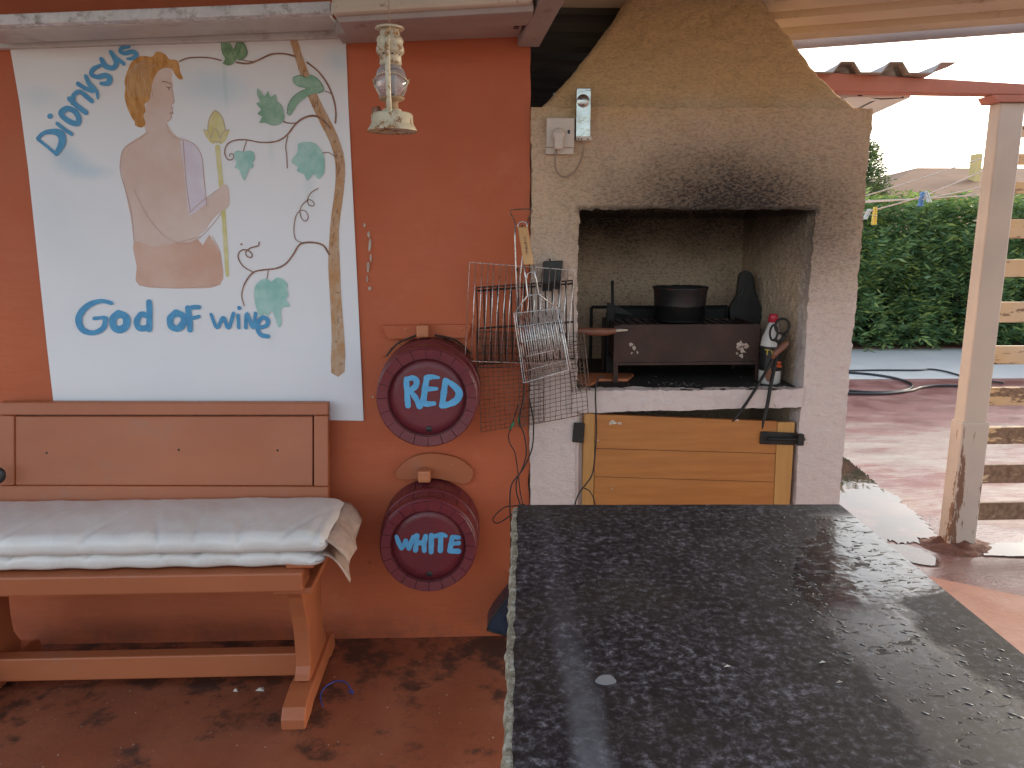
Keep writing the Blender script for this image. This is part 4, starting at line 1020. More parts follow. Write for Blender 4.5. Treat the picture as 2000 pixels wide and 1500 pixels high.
cable([(1012,790),(999,835),(993,850),(997,868),(1006,885),(1012,925),(1016,960),(1022,1000),(1024,1100)], 'thin black cable from the green clip', -.045, .002)
cable([(1025,985),(1005,988),(985,991),(966,1008),(963,1017),(972,1022),(990,1012),(1008,998),(1030,990)], 'narrow loop of black cable sticking out left of the counter', -.05, .0022)
cable([(1178,733),(1166,745),(1163,775),(1165,830),(1163,880),(1157,925),(1144,946),(1132,962),(1122,990),(1118,1040)], 'black cable hanging in front of the pine door', -.034, .0028)
cable([(1140,953),(1150,958),(1158,970),(1163,990),(1166,1040)], 'short branch of black cable on the pine door', -.034, .0022)
for (pts, lb_) in (([(995,838),(1001,830),(1005,822)], 'green plastic clip, left one of two under the racks'), ([(1012,826),(1014,818),(1016,808)], 'green plastic clip, right one of two under the racks')):
    tag(build('clip', MB().tube([W(x, y, -.05) for x, y in pts], [.003, .005, .003], 8), M['green'], None, True), lb_, 'clip', 'green clips on the cables')

# ================================================================== LANTERN
LY = -.75
lp = W(767, 264, LY); kl = (W(768, 200, LY)-W(767, 200, LY)).length
def lz(py): return W(767, py, LY).z
lan = thing('hanging_lantern', (lp.x, LY, lz(258)), 'rusty cream hurricane lantern hanging from the ceiling', 'lantern')
def lat_(pairs, name, mat, par=lan, n=32):
    return build(name, MB().lathe((lp.x, LY, 0), (0, 0, 1), [(r*kl, lz(y)) for r, y in pairs], n), mat, par, True)
lat_([(.1,247),(47,255),(49,257),(49,255.5),(46,250),(42,243),(41,241),(41,226),(38,222),(20,219),(18,214)], 'fuel_tank', M['enamel'])
lat_([(18,216),(13,213),(12,200),(20,197),(25,194),(25,191),(18,190)], 'burner', M['string'])
gl_ = lat_([(17,193),(24,188),(30,176),(32,165),(30,150),(26,138),(18,128),(17,128),(25,139),(28.5,150),(30.5,165),(28.5,176),(23,187),(16,192)], 'glass_globe', M['glass'], n=40)
lat_([(.1,182),(5,182),(5,190),(.1,190)], 'wick_tube', M['black_metal'])
lat_([(18,129),(22,126),(21,121),(21,108),(25,105),(27,102),(27,95),(25,90),(25,84),(26,80),(24,74),(19,70),(19,64),(17,60),(17,56)], 'chimney', M['enamel'])
lat_([(17,58),(26,58),(28,56),(26,53),(12,51),(.1,50)], 'top_cap', M['enamel'])
cyc = []
for k in range(8):
    a_ = k*math.pi/4+.3
    build('vent_hole', MB().lathe((lp.x+math.cos(a_)*20.6*kl, LY+math.sin(a_)*20.6*kl, lz(108)), (math.cos(a_), math.sin(a_), 0), [(.0001, .0012), (2.6*kl, .0012), (2.8*kl, -.003)], 8), M['black_plastic'], lan)
for s_ in (-1, 1):
    P = [Vector((lp.x+ .002*s_, LY+s_*r*kl, lz(y))) for r, y in ((20,77),(30,84),(36,100),(38,130),(38,180),(36,205),(30,216),(27,221))]
    q = MB(); q.tube(smoothline(P, 3), 5.2*kl, 10); build('side_tube', q, M['enamel'], lan, True)
for (ya, yb_) in ((148,140),(176,188)):
    pass
gq = [Vector((lp.x+34*kl*math.cos(a_), LY+34*kl*math.sin(a_), lz(158)+(.5+.5*math.cos(2*a_))*(-.006)+ .012*abs(math.sin(a_)))) for a_ in [k*math.pi/16 for k in range(32)]]
build('globe_guard', MB().tube(gq, 1.3*kl, 6, True), M['enamel'], lan, True)
for s_ in (-1, 1):
    build('guard_wire', MB().tube([Vector((lp.x+s_*35*kl, LY, lz(155))), Vector((lp.x+s_*30*kl, LY-.02, lz(172))), Vector((lp.x+s_*20*kl, LY-.03, lz(190)))], 1.3*kl, 6), M['enamel'], lan, True)
build('filler_cap', MB().lathe((lp.x-30*kl, LY+.006, lz(221)), (-.15, 0, 1), [(9*kl, 0), (9*kl, 10*kl), (7*kl, 12*kl), (.0001, 12*kl)], 16), M['dark_handle'], lan, True)
build('bail_wire', MB().tube(smoothline([Vector((lp.x, LY-.02, lz(84))), Vector((lp.x-.006, LY-.035, lz(72))), Vector((lp.x+.004, LY-.03, lz(60))), Vector((lp.x, LY-.004, lz(47)))], 4), 2.2*kl, 6), M['string'], lan, True)
hg = build('hanging_wire', MB().tube([Vector((lp.x, LY-.003, lz(50))), Vector((lp.x+.0005, LY, 2.12)), Vector((lp.x, LY, 2.36))], .0012, 6), M['string']); tag(hg, 'thin rusty wire holding the lantern from the ceiling', 'wire')

# ================================================================== BARRELS
def barrel(name, label, fpx, fpy, rpx, dep, words, wmat, hole):
    yf = -dep; c = W(fpx, fpy, yf); k = (W(fpx+1, fpy, yf)-W(fpx, fpy, yf)).length; rf = rpx*k
    t = thing(name, (c.x, yf, c.z-rf), label, 'barrel', 'wine barrels mounted on the orange wall')
    NS = 20; rb = rf*1.07
    L_ = dep-.004
    for s_ in range(NS):
        a0 = 2*math.pi*(s_+.02)/NS; a1 = 2*math.pi*(s_+.98+rnd.uniform(-.008, .008))/NS
        q = MB(); M_ = 4; N_ = 6
        off = rnd.uniform(-.0008, .0008)
        prof_o = [(rf*.985+off, 0), (rf+off, .003), (rf*1.03, L_*.25), (rf*1.06, L_*.5), (rb*.995, L_*.75), (rb, L_)]
        prof_i = [(rf*.80, .0+.004), (rf*.775, .024)]
        pr_ = [prof_i[1], prof_i[0]]+prof_o
        vs = []
        for (r_, d_) in pr_:
            for j in range(M_+1):
                a_ = a0+(a1-a0)*j/M_; vs.append((c.x+r_*math.cos(a_), yf+d_, c.z+r_*math.sin(a_)))
        fs = [(i*(M_+1)+j, i*(M_+1)+j+1, (i+1)*(M_+1)+j+1, (i+1)*(M_+1)+j) for i in range(len(pr_)-1) for j in range(M_)]
        # side walls give the joint its depth
        for j in (0, M_):
            base = len(vs); fs.append(tuple(i*(M_+1)+j for i in range(len(pr_))))
        q.add(vs, fs); build('stave', q, M['barrel'], t, False)
    build('joint_core', MB().lathe((c.x, yf, c.z), (0, 1, 0), [(rf*.78, .010), (rf*.985, .0035), (rf*1.052, L_*.5), (rb*.992, L_), (.001, L_)], 48), M['joint'], t, True)
    hd = build('head', MB().lathe((c.x, yf+.020, c.z), (0, -1, 0), [(.001, 0), (rf*.60, 0), (rf*.79, -.001), (rf*.80, -.012)], 48), M['barrel'], t, True)
    def hoop(d0, d1, nm='hoop'):
        def rr_(d): return np.interp(d, [0, L_*.5, L_], [rf, rf*1.06, rb])
        return build(nm, MB().lathe((c.x, yf, c.z), (0, 1, 0), [(rr_(d0)-.003, d0), (rr_(d0)+.0022, d0), (rr_(d1)+.0022, d1), (rr_(d1)-.003, d1)], 64), M['barrel_hoop'], t, True)
    h1 = hoop(.012, .042); h2_ = hoop(L_*.42, L_*.42+.03)
    for h_, d_ in ((h1, .027), (h2_, L_*.42+.015)):
        r_ = np.interp(d_, [0, L_*.5, L_], [rf, rf*1.06, rb])+.002
        for a_ in (R(84), R(97)):
            build('rivet', MB().lathe((c.x+r_*math.cos(a_), yf+d_, c.z+r_*math.sin(a_)), (math.cos(a_), 0, math.sin(a_)), [(.0045, 0), (.0035, .0018), (.0001, .0024)], 10), M['barrel'], h_, True)
    hp = W(hole[0], hole[1], yf+.018)
    build('bung_hole', MB().lathe(hp, (0, -1, 0), [(.0001, .0028), (.0085, .0028), (.0105, .0005)], 18), M['black_plastic'], t, True)
    z_ = 0
    for wd in words:
        q = MB()
        for ln, ww in wd:
            z_ += .00015
            ww = [v_*1.42 for v_ in (ww if isinstance(ww, list) else [ww, ww])]
            s2 = stroke('x', ln, ww, None, None, yf+.020, per=5, lay=.0012+z_, th=.0005, wob=.22); q.add(s2.v, s2.f)
        build('letter', q, wmat, hd)
    return t
def zb(l): return [(700+x*.2, 600+y*.2) for x, y in l]
def zw(l): return [(700+x*.2667, 860+y*.2667) for x, y in l]
RED = [
 [(zb([(468,700),(472,800),(485,960)]), [8,8,9]), (zb([(470,705),(530,690),(565,715),(560,770),(500,815)]), [7,8,9,9,7]), (zb([(500,812),(555,880),(598,965)]), [7,8,9])],
 [(zb([(668,690),(650,800),(632,935)]), 9), (zb([(665,690),(720,680),(785,688)]), [9,7,4]), (zb([(652,800),(710,798),(765,795)]), [7,6,5]), (zb([(632,935),(680,945),(738,940)]), [9,8,7])],
 [(zb([(850,720),(835,830),(818,960)]), [8,10,9]), (zb([(850,715),(905,745),(965,800),(985,845),(960,905),(890,945),(818,962)]), [8,9,10,10,11,10,8])]]
WHITE = [
 [(zw([(278,702),(296,750),(314,788)]), [5,8,7]), (zw([(316,790),(336,760),(347,735)]), 7), (zw([(346,735),(356,765),(370,792)]), 7), (zw([(370,792),(386,750),(402,705)]), [7,8,6])],
 [(zw([(428,698),(424,750),(418,805)]), 8), (zw([(492,700),(482,755),(482,808)]), 8), (zw([(424,752),(482,750)]), 8)],
 [(zw([(535,695),(534,755),(532,818)]), 8)],
 [(zw([(565,700),(610,690),(640,700)]), [8,8,6]), (zw([(602,700),(602,750),(600,808)]), 8)],
 [(zw([(688,710),(678,760),(668,808)]), 8), (zw([(690,706),(735,712)]), 7), (zw([(682,758),(734,752)]), 7), (zw([(670,810),(732,812)]), 8)]]
barrel('wine_barrel', 'dark red barrel lettered RED in blue, upper of two', 834, 778, 98, .23, RED, M['letter_sky'], (838, 838))
barrel('wine_barrel', 'dark red barrel lettered WHITE in blue, lower of two', 836, 1069, 93.5, .22, WHITE, M['letter_sky'], (839, 1121))
for nm, lb_, out, pg, scr in (
    ('mounting_board', 'orange painted board with peg above the RED barrel', [(745,636),(921,634),(914,660),(757,662)], (826,646,13,14), [(793,644),(900,643)]),
    ('mounting_board', 'orange painted lens shaped board above the WHITE barrel', [(773,924),(790,903),(815,890),(845,886),(880,891),(905,902),(924,921),(918,940),(905,945),(880,940),(845,934),(810,936),(782,936)], (829,928,13,16), [(884,908)])):
    t = thing(nm, W(sum(p[0] for p in out)/len(out), max(p[1] for p in out), -.01), lb_, 'board')
    P = [W(x, y, -.020) for x, y in out]
    if len(out) > 5: P = smoothline(P, 3, True)
    build('board', plate(P, (0, .018, 0)), M['wall'] if len(out) == 4 else M['orange_wood'], t, bevel=.002)
    x, y, w_, h_ = pg
    build('peg', B(W(x-w_, y+h_, -.075), W(x+w_, y-h_, -.021)), M['peg_orange'], t, bevel=.007)
    for (sx_, sy_) in scr: build('screw', MB().lathe(W(sx_, sy_, -.020), (0, -1, 0), [(.0001, .003), (.004, .002), (.005, 0)], 10), M['peg_orange'], t, True)
# frayed rope packing round the red barrel's back
for (pts, lb_) in (([(755,695),(775,672),(800,660),(822,652)], 'dark frayed rope along the left of the RED barrel top'), ([(850,655),(880,661),(900,672),(918,690)], 'dark frayed rope along the right of the RED barrel top')):
    P = smoothline([W(x, y, -.03) for x, y in pts], 6)
    q = MB().tube(P, .0035, 6)
    for k in range(14):
        p = rnd.choice(P); q.tube([p, p+Vector((rnd.uniform(-.012, .012), rnd.uniform(-.008, 0), rnd.uniform(-.008, .008)))], .0012, 4)
    tag(build('rope', q, M['black_wire'], None), lb_, 'rope')

# ================================================================== BENCH
bn = thing('bench', (-.95, -.3, 0), 'orange painted wooden bench with solid backrest under the mural', 'bench')
Y0, Y1 = -.12, -.06
def bk_(px, py, dy=0):     # backrest plane leans back: y from Y0 (z .58) to Y1 (z .93)
    p = W(px, py, -.09+dy); y = -.125+(p.z-.58)*.18+dy; p = W(px, py, y); return p
def lean_box(name, quad, th, mat, par, dy=0, bevel=.004):
    P = [bk_(x, y, dy) for x, y in quad]
    return build(name, MB().hexa([p+Vector((0, th, 0)) for p in P], P), mat, par, bevel=bevel)
O = 'orange_wood'
lean_box('top_rail', [(-2,811),(641,811),(641,787),(-2,786)], .035, M[O], bn)
lean_box('bottom_rail', [(-2,1000),(641,997),(641,951),(-2,949)], .035, M[O], bn)
lean_box('end_stile', [(-2,948.3),(27,948.3),(27,812),(-2,812)], .035, M[O], bn)
lean_box('end_stile', [(613,950),(641,950),(641,812),(613,812)], .035, M[O], bn)
pn = lean_box('back_panel', [(29.5,947.5),(610.5,948.8),(610.5,813.5),(29.5,813.5)], .016, M[O], bn, .006, .003)
lean_box('groove_back', [(20,955),(620,955),(620,806),(20,806)], .008, M['dark_handle'], bn, .024, 0)
for (x, y) in ((91,885),(349,879),(542,880)):
    p = bk_(x, y, .0055); build('screw_hole', MB().lathe(p, (0, -1, 0), [(.0001, .0005), (.0035, .0005), (.005, -.002)], 10), M['black_plastic'], pn)
SZ = .49
f0 = W(0, 1128, -.5); 
ZS = W(300, 1124, -.5).z
xs1 = W(590, 1130, -.5).x
xs0 = -1.74
build('seat_plank', B((xs0, -.5, ZS-.062), (xs1, -.40, ZS)), M[O], bn, bevel=.006)
build('seat_plank', B((xs0, -.396, ZS-.03), (xs1, -.25, ZS)), M[O], bn, bevel=.005)
build('seat_plank', B((xs0, -.246, ZS-.03), (xs1, -.10, ZS)), M[O], bn, bevel=.005)
build('end_cap', B((xs1-.055, -.47, ZS+.001), (xs1+.03, -.12, ZS+.018)), M[O], bn, bevel=.004)
build('seat_batten', B((xs1-.10, -.47, ZS-.085), (xs1+.02, -.13, ZS-.0635)), M[O], bn, bevel=.004)
def trestle(x0, x1):
    o = []
    top = ZS-.064
    pts = [(-.44, top), (-.435, top-.05), (-.405, top-.13), (-.385, top-.22), (-.385, .12), (-.40, .075), (-.15, .075), (-.175, .15), (-.18, .25), (-.165, .33), (-.13, top), ]
    P = smoothline([Vector((x0, y, z)) for y, z in pts], 3, True)
    lg = build('leg', plate(P, (x1-x0, 0, 0)), M[O], bn, bevel=.004)
    fo = [(-.545, 0), (-.545, .035), (-.52, .062), (-.45, .074), (-.10, .074), (-.06, .055), (-.05, .0), (-.12, 0), (-.16, .012), (-.42, .012), (-.46, 0)]
    build('foot', plate([Vector((x0-.013, y, z)) for y, z in fo], (x1-x0+.026, 0, 0)), M[O], bn, bevel=.004)
    # upright carrying the backrest
    u = [(-.175, ZS-.03), (-.10, ZS-.03), (-.02, .90), (-.045, .92), (-.10, .70)]
    build('back_post', plate([Vector((x0, y, z)) for y, z in [(-.13, .42), (-.07, .42), (-.015, .89), (-.035, .905)]], (x1-x0, 0, 0)), M[O], bn, bevel=.003)
lx = W(588, 1350, -.42).x
trestle(lx-.022, lx+.026)
trestle(xs0+.06, xs0+.11)
s0 = W(0, 1300, -.30); 
zt2 = W(300, 1282, -.33).z; zb2 = W(300, 1326, -.33).z
build('stretcher', B((xs0+.11, -.33, zb2), (lx-.022, -.28, zt2)), M[O], bn, bevel=.005)
kn = build('strap', MB().tube(smoothline([W(-8, 915, -.14), W(4, 922, -.15), W(4, 935, -.15), W(-8, 942, -.14)], 4), .009, 8), M['black_plastic'], None, True)
kn.name = 'black_strap'; tag(kn, 'black strap end at the far left edge of the bench back', 'strap')
# cushions
def cushion(x0, x1, y0, y1, z0, z1, seed, label):
    r = (z1-z0)*.46; nx, ny, nz_ = 150, 34, 8
    t = thing('cushion', ((x0+x1)/2, (y0+y1)/2, z0), label, 'cushion', 'white vinyl cushions stacked on the bench')
    bm = bmesh.new()
    vs = {}
    def pos(i, j, k):
        x = x0+(x1-x0)*i/nx; y = y0+(y1-y0)*j/ny; z = z0+(z1-z0)*k/nz_
        rx = .035
        cx = min(max(x, x0+rx), x1-rx); cy = min(max(y, y0+r), y1-r); cz = min(max(z, z0+r), z1-r)
        d = Vector(((x-cx)/rx, (y-cy)/r, (z-cz)/r))
        if d.length > 1e-6:
            m = max(abs(d.x), abs(d.y), abs(d.z)); d = d.normalized()*m
        p = Vector((cx+d.x*rx, cy+d.y*r, cz+d.z*r))
        top = k/nz_
        u = (y-y0)/(y1-y0); v = (x-x0)/(x1-x0)
        bul = .006*math.sin(math.pi*u)*(1 if top > .5 else 0)
        # radial pull wrinkles from the front seam
        fr = max(0, 1-u*2.2)
        wr = math.sin(x*34+seed*3+2.5*noise.noise(Vector((x*4, seed, 0))))*.0035*fr*max(0, noise.noise(Vector((x*5, seed, 2)))+.35)
        wr += noise.noise(Vector((x*7, y*5, seed)))*.004+noise.noise(Vector((x*22+y*10, y*8, seed)))*.0024
        # sharp tucks
        for tx, tw, tdir in tucks:
            dx = x-(tx+tdir*(y-y0)); wr += -.008*math.exp(-(dx/tw)**2)*math.exp(-u*2.6)
        p.z += bul+wr*(1 if top > .45 else (.3 if top > .1 else 0))
        p.y += (noise.noise(Vector((x*9, 7, seed)))*.005 if u < .2 else 0) + (.004*math.sin(x*40+seed) if u < .1 else 0)
        p.z += .010*(-1 if top > .5 else 0)*math.exp(-((x-x1)/.05)**2)
        return p
    tucks = [(x0+(x1-x0)*q_, rnd.uniform(.006, .012), rnd.uniform(-.5, .5)) for q_ in (.18, .27, .45, .62, .70, .80, .90, .97)]
    def V(i, j, k):
        key = (i, j, k)
        if key not in vs: vs[key] = bm.verts.new(pos(i, j, k)-Vector(t.location))
        return vs[key]
    for i in range(nx):
        for j in range(ny):
            bm.faces.new((V(i,j,0), V(i,j+1,0), V(i+1,j+1,0), V(i+1,j,0))); bm.faces.new((V(i,j,nz_), V(i+1,j,nz_), V(i+1,j+1,nz_), V(i,j+1,nz_)))
    for i in range(nx):
        for k in range(nz_):
            bm.faces.new((V(i,0,k), V(i+1,0,k), V(i+1,0,k+1), V(i,0,k+1))); bm.faces.new((V(i,ny,k), V(i,ny,k+1), V(i+1,ny,k+1), V(i+1,ny,k)))
    for j in range(ny):
        for k in range(nz_):
            bm.faces.new((V(0,j,k), V(0,j,k+1), V(0,j+1,k+1), V(0,j+1,k))); bm.faces.new((V(nx,j,k), V(nx,j+1,k), V(nx,j+1,k+1), V(nx,j,k+1)))
    me = bpy.data.meshes.new('cover'); bmesh.ops.recalc_face_normals(bm, faces=bm.faces); bm.to_mesh(me); bm.free(); me.materials.append(M['vinyl'])
    for p in me.polygons: p.use_smooth = True
    o = bpy.data.objects.new('cover', me); COL.objects.link(o); o.parent = t
    ORIG[o.name] = Vector(t.location)
    # piping along the front seam
    zz = z0+(z1-z0)*.5
    # hanging hem flap at the right end
    q = MB(); n = 16; rows_ = 5
    for a_ in range(n+1):
        u = a_/n; y = y0+.015+(y1-y0-.03)*u
        for b_ in range(rows_+1):
            v = b_/rows_
            q.v.append(Vector((x1-.012+.085*v*(1-.25*u)+.006*math.sin(u*13+seed), y-.02*v*(1-u), zz+.012-(.045+.03*(1-u))*v*v+.010*math.sin(u*9+v*3+seed)*v)))
    for a_ in range(n):
        for b_ in range(rows_): q.f.append((a_*(rows_+1)+b_, (a_+1)*(rows_+1)+b_, (a_+1)*(rows_+1)+b_+1, a_*(rows_+1)+b_+1))
    h = build('hem_flap', q, M['hem'], t, True); sm = h.modifiers.new('solid', 'SOLIDIFY'); sm.thickness = .003
    return t
cushion(-1.78, W(632, 1080, -.47).x, -.475, -.135, ZS+.006, ZS+.054, 1.3, 'lower off white vinyl cushion, pressed flat on the bench seat')
cushion(-1.80, W(640, 1040, -.47).x, -.49, -.13, ZS+.054, ZS+.118, 4.1, 'upper off white vinyl cushion, thicker with creased right end')

# ================================================================== COUNTER
c0 = G(1011, 986, .9); c1 = G(1640, 985, .9)
nl_ = Vector((.012, -2.25, .9)); nr_ = Vector((.765, -2.25, .9))
ct = thing('counter', (.4, -1.6, 0), 'black speckled granite counter in the foreground, wet on its right side', 'counter')
top = []
def edge(a, b, n, amp, nrm):
    out = []
    for i in range(n):
        p = Vector(a).lerp(Vector(b), i/n); s_ = noise.noise(p*22)+.6*noise.noise(p*70); out.append(p+Vector(nrm)*s_*amp)
    return out
Zc = .9
P = edge(c0, c1, 40, .0012, (0, 1, 0))+edge(c1, nr_, 30, .0006, (1, 0, 0))+edge(nr_, nl_, 4, 0, (0, 1, 0))+edge(nl_, c0, 150, .0042, (1, 0, 0))
P2 = [Vector((p.x, p.y, Zc)) for p in P]
tp = build('granite_slab', plate(P2, (0, 0, -.012)), M['granite'], ct, bevel=.0015, seg=1)
q = MB()
Pl = [Vector((p.x-.004*abs(noise.noise(p*30))-.0035, p.y, Zc-.0035)) for p in edge(Vector(nl_)-Vector((.004,0,0)), Vector(c0)-Vector((.004,0,0)), 150, .003, (1,0,0))]
n = len(Pl)
for p in Pl:
    for dx, dz in ((.012, 0), (0, 0), (-.004+.004*noise.noise(p*50), -.012), (-.002+.005*noise.noise(p*60), -.030), (.010, -.045)):
        q.v.append(Vector((p.x+dx, p.y, p.z+dz)))
for i in range(n-1):
    for j in range(4): q.f.append((i*5+j, (i+1)*5+j, (i+1)*5+j+1, i*5+j+1))
build('raw_edge', q, M['granite_raw'], ct, True)
build('screed', MB().hexa([(c0.x+.006, c0.y-.004, .85), (c1.x-.006, c1.y-.004, .85), (nr_.x-.006, -2.25, .85), (nl_.x+.006, -2.25, .85)], [(c0.x+.006, c0.y-.004, .8878), (c1.x-.006, c1.y-.004, .8878), (nr_.x-.006, -2.25, .8878), (nl_.x+.006, -2.25, .8878)]), M['granite_raw'], ct)
build('masonry_base', MB().hexa([(.12, -1.12, 0), (.70, -1.12, 0), (.68, -2.2, 0), (.08, -2.2, 0)], [(.12, -1.12, .8495), (.70, -1.12, .8495), (.68, -2.2, .8495), (.08, -2.2, .8495)]), M['white_render'], ct)
# a drop of pale soap and loose flecks
sp_ = [G(1183+20*math.cos(a_)*(1+.12*math.sin(3*a_)), 1328+10*math.sin(a_), Zc+.0006) for a_ in [k*math.pi/10 for k in range(20)]]
sm_ = NT('dried_splash'); sm_.fin((.13, .14, .16), .5); 
tag(build('splash', plate(sp_, (0, 0, -.0004)), sm_.m), 'pale oval dried splash on the near left of the counter', 'splash')
for (x, y, lb_) in ((1421,1303,'white crumb near the middle of the dark counter'), (1607,1295,'small white crumb right of centre on the counter'), (1640,1334,'tiny pale crumb on the damp part of the counter')):
    p = G(x, y, Zc+.0006); q = MB().add([p+Vector((-.006, 0, 0)), p+Vector((.006, .002, 0)), p+Vector((.002, .006, 0)), p+Vector((0, .002, .003))], [(0,1,2),(0,1,3),(1,2,3),(2,0,3)])
    tag(build('crumb', q, M['crumb']), lb_, 'crumb', 'crumbs on the counter')
# water beads on the slab
wm = NT('clear_water'); wm.fin((.05, .055, .06), .02, IOR=1.5); 
q = MB()
for k in range(460):
    x = rnd.uniform(.50, .76); y = rnd.uniform(-1.85, -1.12)
    if x > .40+.36*1.05: continue
    if noise.noise(Vector((x*7, y*5, 0))) < -.12: continue
    s_ = rnd.choice([.001, .0014, .002, .003]); el = rnd.uniform(1, 2.2); a_ = R(rnd.uniform(-50, -20))
    for ring, (rr_, hh) in enumerate(((1, 0), (.7, .35), (.02, .5))):
        for j in range(8):
            b_ = j*math.pi/4; lx_ = math.cos(b_)*rr_*s_*el; ly_ = math.sin(b_)*rr_*s_
            q.v.append(Vector((x+lx_*math.cos(a_)-ly_*math.sin(a_), y+lx_*math.sin(a_)+ly_*math.cos(a_), Zc+.0002+hh*s_*.45)))
    o_ = len(q.v)-24
    for ring in range(2):
        for j in range(8): q.f.append((o_+ring*8+j, o_+ring*8+(j+1) % 8, o_+(ring+1)*8+(j+1) % 8, o_+(ring+1)*8+j))
tag(build('water_drops', q, wm.m, None, True), 'small water drops beaded on the wet right side of the counter', 'water', kind='stuff')

# dark blue cushion on the floor behind the counter
pts = [(1010,1150),(998,1160),(975,1188),(958,1212),(954,1224),(962,1234),(1060,1244),(1060,1150)]
dbc = thing('seat_pad', W(1000, 1240, -.16), 'dark blue glossy pad on the floor left of the counter', 'pad')
build('pad', plate(smoothline([W(x, y, -.17) for x, y in pts], 3, True), (0, .10, 0)), M['cushion_blue'], dbc, bevel=.012, seg=3)
build('piping', MB().tube(smoothline([W(x, y, -.172) for x, y in pts], 3, True), .004, 6, True), M['black_plastic'], dbc, True)
# floor bits
tag(build('string', MB().tube(smoothline([G(x, y, .004) for x, y in ((631,1380),(626,1366),(628,1352),(640,1338),(658,1330),(676,1333),(684,1344),(690,1354),(680,1350))], 5), .0022, 6), M['blue_string']), 'tangled blue string on the floor right of the bench foot', 'string')
for k, (x, y, lb_) in enumerate(((508,1349,'white paper scrap under the bench stretcher'), (460,1350,'beige crumb beside the white scrap under the bench'), (208,1245,'pale scrap against the wall foot under the bench'), (583,1420,'white chip in front of the bench foot'))):
    p = G(x, y, .001); s_ = .016 if k in (0, 2) else .009
    q = MB().add([p+Vector((-s_, 0, 0)), p+Vector((s_, -.004, 0)), p+Vector((s_*.5, s_, .003)), p+Vector((-.2*s_, s_*.4, .008))], [(0,1,3),(1,2,3),(2,0,3),(0,2,1)])
    tag(build('scrap', q, M['crumb']), lb_, 'scrap')
q = MB()
for k in range(420):
    x = rnd.uniform(-1.6, .1); y = rnd.uniform(-1.0, -.02); s_ = rnd.choice([.0012, .002, .003])
    p = Vector((x, y, .0005)); q.add([p+Vector((rnd.uniform(-s_, s_), rnd.uniform(-s_, s_), rnd.uniform(0, s_))) for _ in range(4)], [(0,1,2),(0,2,3),(0,3,1),(1,3,2)])
tag(build('grit', q, M['crumb']), 'fine grit scattered over the reddish floor under the bench', 'grit', kind='stuff')

# ================================================================== RIGHT SIDE: POST, SLATS, BEAM
def yo(p): return p
pb = G(1853, 1070, 0.0)
PX0, PY0 = pb.x, pb.y
tz = W(1965, 199, PY0).z
po = thing('post', (PX0+.065, PY0+.04, 0), 'cream painted wooden post with peeling foot beside the yard', 'post')
build('shaft', B((PX0+.006, PY0+.006, .02), (PX0+.122, PY0+.085, tz)), M['post'], po, bevel=.008)
zs = W(1870, 826, PY0).z
build('sleeve', B((PX0-.002, PY0, .0), (PX0+.132, PY0+.092, zs)), M['post'], po, bevel=.007)
build('bracket', MB().hexa([(PX0-.02, PY0-.01, tz), (PX0+.16, PY0-.01, tz), (PX0+.16, PY0+.1, tz), (PX0-.02, PY0+.1, tz)], [(PX0-.04, PY0-.01, tz+.028), (PX0+.16, PY0-.01, tz+.028), (PX0+.16, PY0+.1, tz+.028), (PX0-.04, PY0+.1, tz+.028)]), M['orange_beam'], po)
bmh = thing('beam', (1.9, PY0, tz), 'terracotta painted beam resting on the cream post', 'beam')
ba1 = W(1560, 138, PY0-.05); ba0 = W(1560, 181, PY0-.05); bb1 = W(2150, 172, PY0+.02); bb0 = W(2150, 200, PY0+.02)
bb0.z = max(bb0.z, tz+.03); ba0.z = max(ba0.z, tz+.03)
back = Vector((0, .07, 0))
build('timber', MB().hexa([ba0, bb0, bb0+back, ba0+back], [ba1, bb1, bb1+back, ba1+back]), M['orange_beam'], bmh, bevel=.004)
# canopy sheet over the beam (ribs seen end on)
cn = thing('corrugated_canopy', (2.0, 1.6, 2.2), 'ribbed sheet canopy with white underside above the terracotta beam', 'canopy')
yN = PY0-.075
def cz(px, py, y): return W(px, py, y)
xl_ = W(1560, 150, PY0).x-.3; xr_ = W(1838, 146, PY0-.05).x
near = W(1800, 143, yN); zN = near.z
P1 = W(1778, 186, PY0+.1); P2 = W(1700, 222, 1.6); yFar = 1.6
prof = [(xl_, 0)]
for rp in (1655, 1750, 1850):
    xc = W(rp, 130, yN).x
    prof += [(xc-.058, 0), (xc-.026, .042), (xc+.026, .042), (xc+.058, 0)]
prof[-2] = (prof[-2][0]+.01, .042); prof = prof[:-1]
qv = []
def zs_(y): return P1.z+(P2.z-P1.z)*(y-P1.y)/(P2.y-P1.y)
for (yy, zz) in ((yN, zN), (PY0-.01, zN-.003), (yFar, zs_(yFar)+.05)):
    for (x, dz) in prof: qv.append((x+(yy-yN)*.12, yy, zz+dz))
m = len(prof); q = MB().add(qv, [(i*m+j, i*m+j+1, (i+1)*m+j+1, (i+1)*m+j) for i in range(2) for j in range(m-1)])
cs = build('ribbed_sheet', q, simple('grey_sheet_top', (.30, .26, .24), (.40, .36, .33), 6, .6, .1), cn)
sm = cs.modifiers.new('solid', 'SOLIDIFY'); sm.thickness = .004; sm.offset = 1
q = MB().add([P1, P2, P2+Vector((-1.6, 0, .0)), P1+Vector((-1.6, 0, 0))], [(0,1,2,3)])
us = build('white_underside', q, simple('white_liner', (.66, .64, .60), (.6, .58, .55), 5, .6, .05), cn); sm = us.modifiers.new('solid', 'SOLIDIFY'); sm.thickness = .01
